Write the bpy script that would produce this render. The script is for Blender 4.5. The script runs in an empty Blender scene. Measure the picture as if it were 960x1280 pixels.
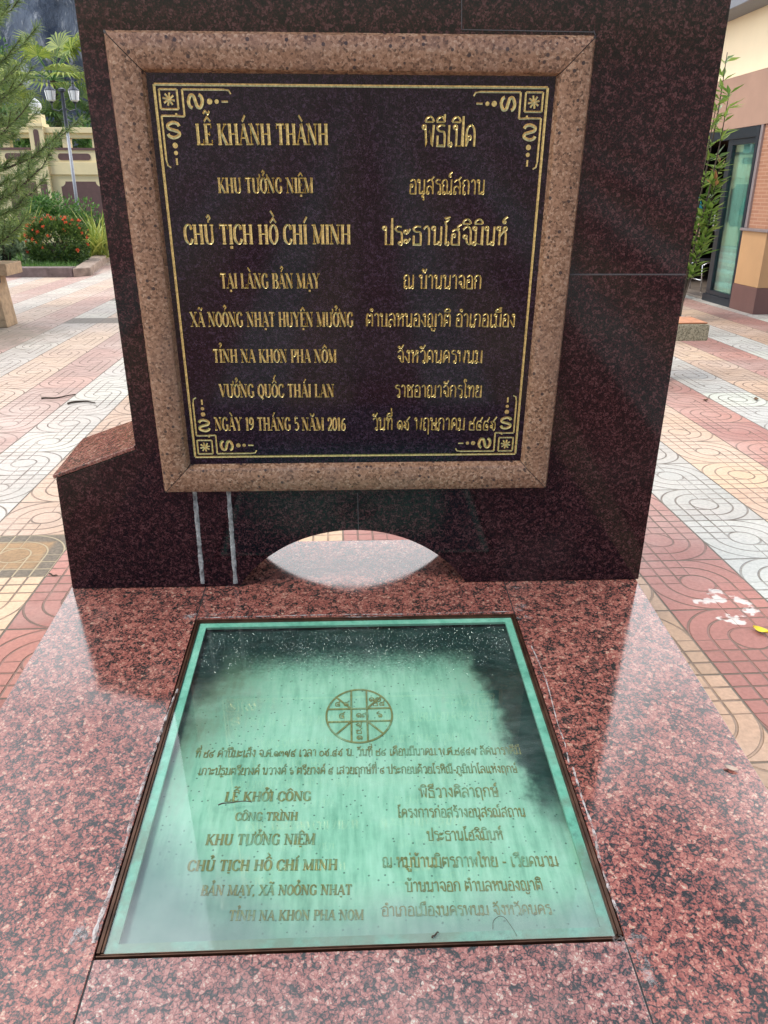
import bpy, bmesh, math, random, unicodedata
from mathutils import Vector, Matrix, Quaternion
R = math.radians
random.seed(11)
SC = bpy.context.scene
COL = SC.collection

# ------------------------------------------------------------------ camera
CAMH = 1.45
CAM = Vector((0, 0, CAMH))
F, CX, CY = 975.0, 480.0, 640.0
MW = Matrix(((0.9980514553, -0.0207376091, 0.0588493342),
             (-0.0623184558, -0.3783757792, 0.9235519367),
             (0.0031149037, -0.9254197541, -0.3789308328)))
RM = Matrix(((0.9998000718, 0.0199317189, -0.0015946959),
             (-0.0199954113, 0.9966153576, -0.0797371463),
             (0.0, 0.0797530912, 0.9968146490)))
cd = bpy.data.cameras.new('camera')
cam = bpy.data.objects.new('camera', cd); COL.objects.link(cam)
cd.sensor_fit = 'VERTICAL'; cd.sensor_height = 24; cd.lens = 24 * F / 1280.0
cd.clip_start = 0.05; cd.clip_end = 1500
mc = Matrix((MW @ Vector((1, 0, 0)), MW @ Vector((0, -1, 0)), MW @ Vector((0, 0, -1)))).transposed()
cam.matrix_world = Matrix.Translation(CAM) @ mc.to_4x4()
SC.camera = cam

# ------------------------------------------------------------------ world, sun, exposure
SUN_DIR = Vector((-0.74, -0.56, 0)).normalized() * math.cos(R(56)) + Vector((0, 0, math.sin(R(56))))
W = bpy.data.worlds.new("World"); SC.world = W; W.use_nodes = True
nt = W.node_tree; nt.nodes.clear()
out = nt.nodes.new('ShaderNodeOutputWorld'); bg = nt.nodes.new('ShaderNodeBackground')
sky = nt.nodes.new('ShaderNodeTexSky'); sky.sky_type = 'NISHITA'; sky.sun_disc = False
sky.sun_elevation = R(56); sky.sun_rotation = math.atan2(SUN_DIR.x, SUN_DIR.y)
sky.dust_density = 0.6
tc = nt.nodes.new('ShaderNodeTexCoord')
nz = nt.nodes.new('ShaderNodeTexNoise'); nz.inputs['Scale'].default_value = 1.7
nz.inputs['Detail'].default_value = 7; nz.inputs['Roughness'].default_value = 0.55
mp_ = nt.nodes.new('ShaderNodeMapping'); mp_.inputs['Scale'].default_value = (1, 1, 1.8)
mp_.inputs['Location'].default_value = (3.1, 0.4, 0.2)
nt.links.new(tc.outputs['Generated'], mp_.inputs['Vector']); nt.links.new(mp_.outputs[0], nz.inputs['Vector'])
# clouds bank up towards the far half of the sky, placed bright for the slab's reflections; clear blue behind the photographer
sep = nt.nodes.new('ShaderNodeSeparateXYZ'); nt.links.new(tc.outputs['Generated'], sep.inputs[0])
mr0 = nt.nodes.new('ShaderNodeMapRange'); mr0.inputs['From Min'].default_value = -0.55; mr0.inputs['From Max'].default_value = 0.25
mr0.inputs['To Min'].default_value = -0.26; mr0.inputs['To Max'].default_value = 0.22
nt.links.new(sep.outputs['Y'], mr0.inputs['Value'])
ad = nt.nodes.new('ShaderNodeMath'); ad.operation = 'ADD'
nt.links.new(nz.outputs['Fac'], ad.inputs[0]); nt.links.new(mr0.outputs[0], ad.inputs[1])
zr = nt.nodes.new('ShaderNodeMapRange'); zr.inputs['From Min'].default_value = 0.55; zr.inputs['From Max'].default_value = 0.9
zr.inputs['To Min'].default_value = 0.0; zr.inputs['To Max'].default_value = -0.22; nt.links.new(sep.outputs['Z'], zr.inputs['Value'])
ad2 = nt.nodes.new('ShaderNodeMath'); ad2.operation = 'ADD'; nt.links.new(ad.outputs[0], ad2.inputs[0]); nt.links.new(zr.outputs[0], ad2.inputs[1]); ad = ad2
mr = nt.nodes.new('ShaderNodeMapRange'); mr.inputs['From Min'].default_value = 0.42; mr.inputs['From Max'].default_value = 0.66
nt.links.new(ad.outputs[0], mr.inputs['Value'])
mx = nt.nodes.new('ShaderNodeMix'); mx.data_type = 'RGBA'
nt.links.new(mr.outputs[0], mx.inputs['Factor']); nt.links.new(sky.outputs[0], mx.inputs[6])
mx.inputs[7].default_value = (25.0, 25.4, 26.0, 1)
nt.links.new(mx.outputs[2], bg.inputs['Color']); bg.inputs['Strength'].default_value = 0.1
nt.links.new(bg.outputs[0], out.inputs['Surface'])
sl = bpy.data.lights.new('sun', 'SUN'); so = bpy.data.objects.new('sun', sl); COL.objects.link(so)
sl.energy = 1.5; sl.angle = R(18); sl.color = (1.0, 0.95, 0.86)
so.rotation_euler = SUN_DIR.to_track_quat('Z', 'Y').to_euler(); so.location = (-5, 5, 12)
SC.view_settings.view_transform = 'Standard'; SC.view_settings.look = 'None'
SC.view_settings.exposure = 0.78; SC.view_settings.gamma = 1

# ------------------------------------------------------------------ measuring helpers
def ray(px, py): return Vector((px - CX, py - CY, F)).normalized()
def world_at(px, py, Y):                 # point of the pixel's ray at world depth Y
    w = MW @ ray(px, py); return CAM + w * (Y / w.y)
def world_x(px, py, X):
    w = MW @ ray(px, py); return CAM + w * (X / w.x)
def ground(px, py, z=0.0):
    w = MW @ ray(px, py); return CAM + w * ((z - CAMH) / w.z)
K = 1.08                                 # monument frame: x right, y away, z up from the plinth top
MO = CAM + RM @ Vector((0, 0, -1.3 * K))
RMT = RM.transposed()
def m2w(p): return MO + RM @ Vector(p)
def on_front(px, py, Y):                 # a point on the plane y = Y of the monument frame
    w = RMT @ (MW @ ray(px, py)); t = Y / w.y; return Vector((w.x * t, Y, w.z * t + 1.3 * K))
def on_slab(px, py, z=0.0):
    w = RMT @ (MW @ ray(px, py)); t = (z - 1.3 * K) / w.z; return Vector((w.x * t, w.y * t, z))

# ------------------------------------------------------------------ objects
def props(o, label=None, cat=None, group=None, kind=None):
    if label: o['label'] = label
    if cat: o['category'] = cat
    if group: o['group'] = group
    if kind: o['kind'] = kind
    return o
def thing(name, label, cat, base, group=None, mon=False, rotz=0):
    o = bpy.data.objects.new(name, None); COL.objects.link(o)
    o.empty_display_size = 0.1
    if mon: o.matrix_world = Matrix.Translation(m2w(base)) @ RM.to_4x4()
    else:
        o.location = base; o.rotation_euler = (0, 0, rotz)
    props(o, label, cat, group); o['_b'] = tuple(base); return o
class MB:
    def __init__(s): s.v = []; s.f = []; s.mi = []
    def add(s, vs, fs, mi=0):
        n = len(s.v); s.v += [tuple(v) for v in vs]; s.f += [tuple(i + n for i in f) for f in fs]; s.mi += [mi] * len(fs)
    def box(s, a, b, mi=0):
        x0, y0, z0 = a; x1, y1, z1 = b
        s.add([(x0, y0, z0), (x1, y0, z0), (x1, y1, z0), (x0, y1, z0), (x0, y0, z1), (x1, y0, z1), (x1, y1, z1), (x0, y1, z1)],
              [(0, 3, 2, 1), (4, 5, 6, 7), (0, 1, 5, 4), (1, 2, 6, 5), (2, 3, 7, 6), (3, 0, 4, 7)], mi)
    def prism(s, pts, d, mi=0):          # polygon pts (3D) extruded by vector d
        n = len(pts); a = [Vector(p) for p in pts]; d = Vector(d)
        s.add(a + [p + d for p in a], [tuple(range(n))[::-1], tuple(range(n, 2 * n))] + [(i, (i + 1) % n, n + (i + 1) % n, n + i) for i in range(n)], mi)
    def tube(s, path, rad, n=8, cap=True, mi=0):
        P = [Vector(p) for p in path]
        if not isinstance(rad, (list, tuple)): rad = [rad] * len(P)
        up = None; vs = []; fs = []
        for i, p in enumerate(P):
            t = (P[min(i + 1, len(P) - 1)] - P[max(i - 1, 0)]).normalized()
            if up is None:
                up = Vector((0, 0, 1)) if abs(t.z) < 0.9 else Vector((1, 0, 0))
            x = up - t * up.dot(t); x.normalize(); y = t.cross(x); up = x
            for k in range(n):
                a = 2 * math.pi * k / n; vs.append(p + (x * math.cos(a) + y * math.sin(a)) * rad[i])
        for i in range(len(P) - 1):
            for k in range(n): fs.append((i * n + k, i * n + (k + 1) % n, (i + 1) * n + (k + 1) % n, (i + 1) * n + k))
        if cap: fs += [tuple(range(n))[::-1], tuple(range((len(P) - 1) * n, len(P) * n))]
        s.add(vs, fs, mi)
    def lathe(s, prof, c=(0, 0, 0), n=24, mi=0):
        vs = []; fs = []; m = len(prof); c = Vector(c)
        for r, z in prof:
            for k in range(n):
                a = 2 * math.pi * k / n; vs.append(c + Vector((r * math.cos(a), r * math.sin(a), z)))
        for i in range(m - 1):
            for k in range(n): fs.append((i * n + k, i * n + (k + 1) % n, (i + 1) * n + (k + 1) % n, (i + 1) * n + k))
        fs += [tuple(range(n))[::-1], tuple(range((m - 1) * n, m * n))]
        s.add(vs, fs, mi)
    def build(s, name, mat, parent=None, base=None, smooth=False, bevel=0, **kw):
        me = bpy.data.meshes.new(name)
        if base is None: base = parent['_b'] if parent is not None and '_b' in parent else (0, 0, 0)
        b = Vector(base)
        me.from_pydata([tuple(Vector(v) - b) for v in s.v], [], s.f)
        for m in (mat if isinstance(mat, (list, tuple)) else [mat]): me.materials.append(m)
        me.polygons.foreach_set('material_index', s.mi)
        if smooth: me.polygons.foreach_set('use_smooth', [True] * len(s.f))
        me.update()
        o = bpy.data.objects.new(name, me); COL.objects.link(o)
        if parent is not None: o.parent = parent; o['_b'] = tuple(base)
        if bevel:
            bm = bmesh.new(); bm.from_mesh(me)
            bmesh.ops.recalc_face_normals(bm, faces=bm.faces)
            es = [e for e in bm.edges if len(e.link_faces) == 2 and e.calc_face_angle(0) > 0.5]
            bmesh.ops.bevel(bm, geom=es, offset=bevel, segments=2, affect='EDGES', profile=0.6, clamp_overlap=True)
            bm.to_mesh(me); bm.free()
        props(o, **kw); return o
def at_top(o, base, mon=False):          # a single-mesh thing: put its origin at its base
    if mon: o.matrix_world = Matrix.Translation(m2w(base)) @ RM.to_4x4()
    else: o.location = base
    return o

# ------------------------------------------------------------------ materials
class Sk:                                # tiny expression layer over shader nodes
    def __init__(s, g, o): s.g = g; s.o = o
    def __add__(a, b): return a.g.m('ADD', a, b)
    def __sub__(a, b): return a.g.m('SUBTRACT', a, b)
    def __rsub__(a, b): return a.g.m('SUBTRACT', b, a)
    def __mul__(a, b): return a.g.m('MULTIPLY', a, b)
    __radd__ = __add__; __rmul__ = __mul__
    def __truediv__(a, b): return a.g.m('DIVIDE', a, b)
    def lt(a, b): return a.g.m('LESS_THAN', a, b)
    def gt(a, b): return a.g.m('GREATER_THAN', a, b)
class G:
    def __init__(s, name):
        s.mat = bpy.data.materials.new(name); s.mat.use_nodes = True; s.t = s.mat.node_tree
        s.b = s.t.nodes['Principled BSDF']; s.out = s.t.nodes['Material Output']
    def put(s, inp, v):
        if isinstance(v, Sk): s.t.links.new(v.o, inp)
        elif hasattr(v, 'is_output'): s.t.links.new(v, inp)
        else:
            if isinstance(v, (tuple, list)) and len(v) == 3 and inp.type == 'RGBA': v = (*v, 1)
            inp.default_value = v
    def n(s, kind, **kw):
        nd = s.t.nodes.new('ShaderNode' + kind)
        for k, v in kw.items(): setattr(nd, k, v)
        return nd
    def m(s, op, *a, clamp=False):
        nd = s.n('Math', operation=op, use_clamp=clamp)
        for i, x in enumerate(a): s.put(nd.inputs[i], x)
        return Sk(s, nd.outputs[0])
    def smooth(s, x, a, b, c=0.0, d=1.0):
        nd = s.n('MapRange', interpolation_type='SMOOTHSTEP')
        for i, v in enumerate((x, a, b, c, d)): s.put(nd.inputs[i], v)
        return Sk(s, nd.outputs[0])
    def mix(s, f, a, b, blend='MIX'):
        nd = s.n('Mix', data_type='RGBA', blend_type=blend); s.put(nd.inputs[0], f); s.put(nd.inputs[6], a); s.put(nd.inputs[7], b)
        return Sk(s, nd.outputs[2])
    def obj(s): return Sk(s, s.n('TexCoord').outputs['Object'])
    def pos(s): return Sk(s, s.n('NewGeometry').outputs['Position'])
    def xyz(s, v):
        nd = s.n('SeparateXYZ'); s.put(nd.inputs[0], v); return [Sk(s, nd.outputs[i]) for i in range(3)]
    def vec(s, x, y, z):
        nd = s.n('CombineXYZ')
        for i, v in enumerate((x, y, z)): s.put(nd.inputs[i], v)
        return Sk(s, nd.outputs[0])
    def map(s, v, scale=(1, 1, 1), loc=(0, 0, 0), rot=(0, 0, 0)):
        nd = s.n('Mapping'); s.put(nd.inputs[0], v); nd.inputs['Scale'].default_value = scale
        nd.inputs['Location'].default_value = loc; nd.inputs['Rotation'].default_value = rot; return Sk(s, nd.outputs[0])
    def noise(s, v, scale, detail=4, rough=0.55, dist=0.0, col=False):
        nd = s.n('TexNoise'); s.put(nd.inputs['Vector'], v); nd.inputs['Scale'].default_value = scale
        nd.inputs['Detail'].default_value = detail; nd.inputs['Roughness'].default_value = rough; nd.inputs['Distortion'].default_value = dist
        return Sk(s, nd.outputs['Color' if col else 'Fac'])
    def voro(s, v, scale, outn='Color', feature='F1', rnd=1.0):
        nd = s.n('TexVoronoi', feature=feature); s.put(nd.inputs['Vector'], v); nd.inputs['Scale'].default_value = scale
        nd.inputs['Randomness'].default_value = rnd; return Sk(s, nd.outputs[outn])
    def ramp(s, f, stops, interp='LINEAR'):
        nd = s.n('ValToRGB'); nd.color_ramp.interpolation = interp; s.put(nd.inputs[0], f)
        e = nd.color_ramp.elements
        while len(e) > 1: e.remove(e[-1])
        e[0].position = stops[0][0]; e[0].color = (*stops[0][1], 1)
        for p, c in stops[1:]:
            x = e.new(p); x.color = (*c, 1)
        return Sk(s, nd.outputs[0])
    def bump(s, h, strength=0.3, dist=0.01):
        nd = s.n('Bump'); s.put(nd.inputs['Height'], h); nd.inputs['Strength'].default_value = strength
        nd.inputs['Distance'].default_value = dist; s.t.links.new(nd.outputs[0], s.b.inputs['Normal']); return nd
    def set(s, **kw):
        for k, v in kw.items(): s.put(s.b.inputs[k.replace('_', ' ')], v)
        return s.mat
def plain(name, col, rough=0.6, metal=0.0, var=0.15, scale=30, bump=0.0, spec=0.5):
    g = G(name); f = g.noise(g.obj(), scale, 5, 0.6)
    lo = tuple(c * (1 - var) for c in col); hi = tuple(min(1, c * (1 + var)) for c in col)
    if bump: g.bump(f, bump, 0.004)
    return g.set(Base_Color=g.ramp(f, [(0.3, lo), (0.7, hi)]), Roughness=rough, Metallic=metal, Specular_IOR_Level=spec)
def granite(name, stops, scale, rough=0.1, dirt=0.0, spec=0.5, fine=2.6, offs=0.0, net=0.0):
    g = G(name); p = g.map(g.obj(), loc=(offs, offs * 2, offs * 0.7))
    w = g.noise(p, scale * 0.8, 4, 0.6, col=True)
    nd = g.n('MixRGB' if False else 'VectorMath', operation='MULTIPLY_ADD'); g.put(nd.inputs[0], w)
    nd.inputs[1].default_value = (0.45 / scale,) * 3; g.put(nd.inputs[2], p); q = Sk(g, nd.outputs[0])
    a = g.xyz(g.voro(q, scale))[0]; b = g.xyz(g.voro(q, scale * fine))[1]
    c = g.noise(p, scale * 1.2, 5, 0.75)
    d_ = g.xyz(g.voro(q, scale * fine * 2.3))[2]
    fac = a * 0.38 + b * 0.36 + d_ * 0.26 + (c - 0.5) * 0.40
    if net:
        ed = g.voro(q, scale * 1.15, 'Distance', 'DISTANCE_TO_EDGE'); nn = g.noise(p, scale * 0.35, 5, 0.7); n3 = g.noise(p, scale * 2.6, 3, 0.7)
        fac = fac - g.smooth(ed + (nn - 0.5) * 0.42 + (n3 - 0.5) * 0.34, 0.015, 0.12, net, 0.0)
    col = g.ramp(fac, stops)
    rg = g.noise(p, 6, 5, 0.65)
    if dirt:
        dm = g.smooth(g.noise(p, 2.3, 6, 0.65), 0.5, 0.75, 0, dirt)
        col = g.mix(dm, col, (0.30, 0.25, 0.22))
    g.bump(g.noise(p, scale * 3, 2), 0.012, 0.002)
    return g.set(Base_Color=col, Roughness=g.smooth(rg, 0.35, 0.75, rough * 0.8, rough * 1.5), Specular_IOR_Level=spec)
RED = [(0.16, (0.022, 0.021, 0.019)), (0.27, (0.055, 0.045, 0.040)), (0.35, (0.16, 0.052, 0.042)), (0.48, (0.25, 0.078, 0.060)),
       (0.62, (0.32, 0.115, 0.088)), (0.74, (0.36, 0.16, 0.12)), (0.82, (0.42, 0.26, 0.18)), (0.92, (0.46, 0.37, 0.28))]
M_red = [granite('red_granite', RED, 68, 0.10, 0.18, 0.75, 2.4, 0.0, 0.27), granite('red_granite_b', RED, 62, 0.10, 0.15, 0.75, 2.5, 3.3, 0.27),
         granite('red_granite_c', [(p, (c[0] * 0.92, c[1] * 1.12, c[2] * 1.25)) for p, c in RED], 74, 0.13, 0.3, 0.75, 2.2, 7.1, 0.27)]
DARK = [(0.25, (0.003, 0.002, 0.003)), (0.42, (0.007, 0.004, 0.005)), (0.55, (0.020, 0.007, 0.008)), (0.66, (0.034, 0.012, 0.012)), (0.80, (0.075, 0.038, 0.035))]
M_dark = granite('dark_maroon_granite', [(p, (c[0] * 1.2, c[1], c[2] * 1.15)) for p, c in DARK], 115, 0.07, 0.03, 0.30, 2.2)
M_panel = granite('plaque_granite', [(p, (c[0] * 0.6, c[1] * 0.75, c[2] * 1.4)) for p, c in DARK], 150, 0.09, 0.02, 0.3, 2.2)
M_litstep = granite('lit_step_granite', [(p, (c[0] * 0.75, c[1] * 0.75, c[2] * 0.75)) for p, c in RED], 95, 0.16, 0.1, 0.5)  # same stone as the body; sky light on the step put into a redder colour
def frame_mat():
    g = G('brown_pink_granite'); p = g.obj()
    a = g.noise(p, 260, 3, 0.8); b = g.xyz(g.voro(p, 170))[0]
    col = g.ramp(a * 0.6 + b * 0.35, [(0.26, (0.06, 0.032, 0.020)), (0.42, (0.22, 0.115, 0.066)), (0.58, (0.30, 0.17, 0.105)), (0.74, (0.44, 0.31, 0.215))])
    sp = g.voro(g.map(p, loc=(4, 1, 2)), 42, 'Distance'); rr = g.xyz(g.voro(g.map(p, loc=(4, 1, 2)), 42))[0]
    col = g.mix(g.m('MULTIPLY', sp.lt(0.20), rr.gt(0.45)) * 0.9, col, (0.03, 0.02, 0.02))
    st = g.noise(g.map(p, scale=(3, 3, 1)), 3, 5, 0.6)
    col = g.mix(g.smooth(st, 0.45, 0.75, 0, 0.35), col, (0.17, 0.11, 0.09))
    g.bump(a, 0.05, 0.002)
    return g.set(Base_Color=col, Roughness=0.28, Specular_IOR_Level=0.4)
M_frame = frame_mat()
def gold_mat(name, c, lo=0.6, metal=0.75, rough=0.42):
    g = G(name); f = g.noise(g.obj(), 120, 4, 0.7)
    return g.set(Base_Color=g.ramp(f, [(0.3, tuple(x * lo for x in c)), (0.65, c)]), Metallic=metal, Roughness=rough)
M_gold = gold_mat('gilt', (0.78, 0.61, 0.25), 0.42, 0.8, 0.33)
def weathered_gilt():
    g = G('weathered_gilt'); p = g.obj(); f = g.noise(p, 90, 4, 0.7); q = g.noise(p, 11, 5, 0.7)
    col = g.ramp(f, [(0.3, (0.19, 0.18, 0.07)), (0.65, (0.38, 0.34, 0.14))])
    return g.set(Base_Color=g.mix(g.smooth(q, 0.44, 0.66, 0.0, 0.8), col, (0.30, 0.50, 0.38)), Metallic=0.1, Roughness=0.6)
M_goldw = weathered_gilt()
M_joint = plain('joint_dark', (0.02, 0.018, 0.018), 0.8)
M_seam = plain('seam_grey', (0.075, 0.068, 0.07), 0.7)
M_mortar = plain('mortar', (0.25, 0.25, 0.24), 0.85, var=0.7, scale=60, bump=0.6)
def smear_mat():
    g = G('cement_smear'); p = g.obj(); f = g.noise(p, 40, 6, 0.75)
    al = g.smooth(f, 0.44, 0.70, 0.0, 0.6)
    return g.set(Base_Color=(0.42, 0.40, 0.39), Roughness=0.8, Alpha=al)
M_smear = smear_mat()
def caulk_mat():
    g = G('white_caulk'); f = g.noise(g.obj(), 35, 6, 0.75)
    return g.set(Base_Color=g.ramp(f, [(0.35, (0.26, 0.18, 0.16)), (0.6, (0.46, 0.43, 0.41))]), Roughness=0.6, Alpha=g.smooth(f, 0.36, 0.6, 0.0, 0.85))
M_caulk = caulk_mat()
M_bronze = plain('brown_metal', (0.075, 0.035, 0.02), 0.42, 0.6, 0.5, 18, 0.1)
def seal_mat():
    g = G('aqua_glass_edge'); p = g.obj(); a = g.noise(p, 9, 6, 0.65); b = g.noise(p, 45, 5, 0.7)
    col = g.ramp(a * 0.6 + b * 0.4, [(0.32, (0.12, 0.30, 0.24)), (0.46, (0.24, 0.58, 0.47)), (0.62, (0.40, 0.74, 0.63))])
    x, y, z = g.xyz(p)
    col = g.mix(g.smooth(a + g.m('MULTIPLY', y, -0.35), 0.52, 0.72, 0.0, 0.75), col, (0.19, 0.24, 0.17))
    return g.set(Base_Color=col, Roughness=0.4)
M_seal = seal_mat()
M_pit = plain('pit_wall', (0.10, 0.22, 0.18), 0.8, var=0.5)
def plate_mat():
    g = G('patina_plate'); p = g.obj(); x, y, z = g.xyz(p)
    st = g.noise(g.map(p, scale=(9, 1.3, 1)), 6, 6, 0.6)                # runs down the plate
    bl = g.noise(p, 5, 6, 0.65)
    col = g.ramp(bl * 0.5 + st * 0.5, [(0.34, (0.20, 0.43, 0.33)), (0.48, (0.38, 0.66, 0.53)), (0.62, (0.54, 0.80, 0.68))])
    sp = g.voro(p, 70, 'Distance'); sr = g.xyz(g.voro(p, 70))[2]
    col = g.mix(g.m('MULTIPLY', sp.lt(0.16), sr.gt(0.8)) * 0.7, col, (0.03, 0.08, 0.07))
    nz1 = g.noise(p, 5, 7, 0.62) - 0.5; nz2 = g.noise(p, 22, 6, 0.7) - 0.5; fine = g.noise(p, 120, 3, 0.7) - 0.5
    nx_ = g.m('MULTIPLY', x, -1.0)
    ol = g.smooth(g.m('MAXIMUM', nx_, x * 0.8) + y * 0.55 + nz1 * 0.5 + (st - 0.5) * 0.3, 0.28, 0.58, 0.0, 0.8)       # olive moss
    ol = g.m('MULTIPLY', ol, g.smooth(bl, 0.3, 0.55, 0.55, 1.0))
    col = g.mix(ol, col, (0.085, 0.13, 0.075))
    sl_ = g.smooth(g.m('MULTIPLY', y, -1.0) * 0.75 + nx_ * 0.62 + nz1 * 0.35, 0.36, 0.56, 0.0, 0.85)                     # slate grey near the viewer: stain plus sky reflection painted in
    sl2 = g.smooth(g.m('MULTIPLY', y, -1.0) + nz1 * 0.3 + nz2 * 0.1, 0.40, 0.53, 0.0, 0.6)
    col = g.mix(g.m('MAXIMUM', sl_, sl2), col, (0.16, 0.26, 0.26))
    far = g.smooth(y + nz1 * 0.10 + nz2 * 0.09 + fine * 0.16, 0.275, 0.43)                                                # far end: pit shade and dark reflection painted in; right edge: black algae
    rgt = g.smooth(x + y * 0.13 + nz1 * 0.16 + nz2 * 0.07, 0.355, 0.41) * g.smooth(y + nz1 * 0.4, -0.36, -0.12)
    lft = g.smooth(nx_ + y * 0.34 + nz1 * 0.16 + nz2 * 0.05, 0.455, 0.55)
    alg_shade = g.m('MAXIMUM', far, g.m('MAXIMUM', rgt, lft))
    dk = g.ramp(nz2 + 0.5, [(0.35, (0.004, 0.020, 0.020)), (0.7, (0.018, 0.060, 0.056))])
    col = g.mix(alg_shade * 0.97, col, dk)
    g.bump(bl, 0.06, 0.003)
    return g.set(Base_Color=col, Roughness=0.45)
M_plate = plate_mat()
def glass_mat(name, tint=(0.91, 0.985, 0.955), ior=1.5, haze=0.0, rough=0.0, gain=1.7):
    g = G(name); t = g.t; t.nodes.remove(g.b)
    fr = g.n('Fresnel'); fr.inputs['IOR'].default_value = ior
    tr = g.n('BsdfTransparent'); tr.inputs[0].default_value = (*tint, 1)
    gl = g.n('BsdfGlossy'); gl.inputs['Roughness'].default_value = rough; gl.inputs[0].default_value = (1, 1, 1, 1)
    f2 = g.m('MULTIPLY', Sk(g, fr.outputs[0]), gain, clamp=True)
    a = g.n('MixShader'); t.links.new(f2.o, a.inputs[0]); t.links.new(tr.outputs[0], a.inputs[1]); t.links.new(gl.outputs[0], a.inputs[2])
    last = a
    if haze:                              # dust and dried water marks lying on the pane
        df = g.n('BsdfDiffuse'); df.inputs[0].default_value = (0.42, 0.48, 0.45, 1)
        p = g.obj(); x, y, z = g.xyz(p)
        h = g.noise(p, 4, 7, 0.65); h2 = g.noise(g.map(p, scale=(1, 3, 1)), 14, 5, 0.6)
        edge = g.m('MAXIMUM', g.smooth(y * -1.0 + (h - 0.5) * 0.3, 0.36, 0.55, 0.0, 0.20), 0.0)
        hz = g.smooth(h * 0.6 + h2 * 0.4, 0.42, 0.75, 0.01, haze) + edge
        b = g.n('MixShader'); t.links.new(hz.o, b.inputs[0]); t.links.new(a.outputs[0], b.inputs[1]); t.links.new(df.outputs[0], b.inputs[2]); last = b
        fl = g.smooth(h, 0.3, 0.7, 0.0, 0.06)
        g.put(gl.inputs['Roughness'], fl)
    t.links.new(last.outputs[0], g.out.inputs[0]); return g.mat
M_glass = glass_mat('dusty_glass', haze=0.12)
def drop_mat():
    g = G('water_drop'); t = g.t; t.nodes.remove(g.b)
    tr = g.n('BsdfTransparent'); tr.inputs[0].default_value = (.8, .92, .88, 1); gl = g.n('BsdfGlossy'); gl.inputs['Roughness'].default_value = .05
    df = g.n('BsdfDiffuse'); df.inputs[0].default_value = (.45, .62, .56, 1)
    a = g.n('MixShader'); a.inputs[0].default_value = .35; t.links.new(tr.outputs[0], a.inputs[1]); t.links.new(gl.outputs[0], a.inputs[2])
    b = g.n('MixShader'); b.inputs[0].default_value = .10; t.links.new(a.outputs[0], b.inputs[1]); t.links.new(df.outputs[0], b.inputs[2])
    t.links.new(b.outputs[0], g.out.inputs[0]); return g.mat
M_drop = drop_mat()
M_shopglass = glass_mat('shop_glass', (0.75, 0.93, 0.9), 1.5, gain=0.55)

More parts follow.
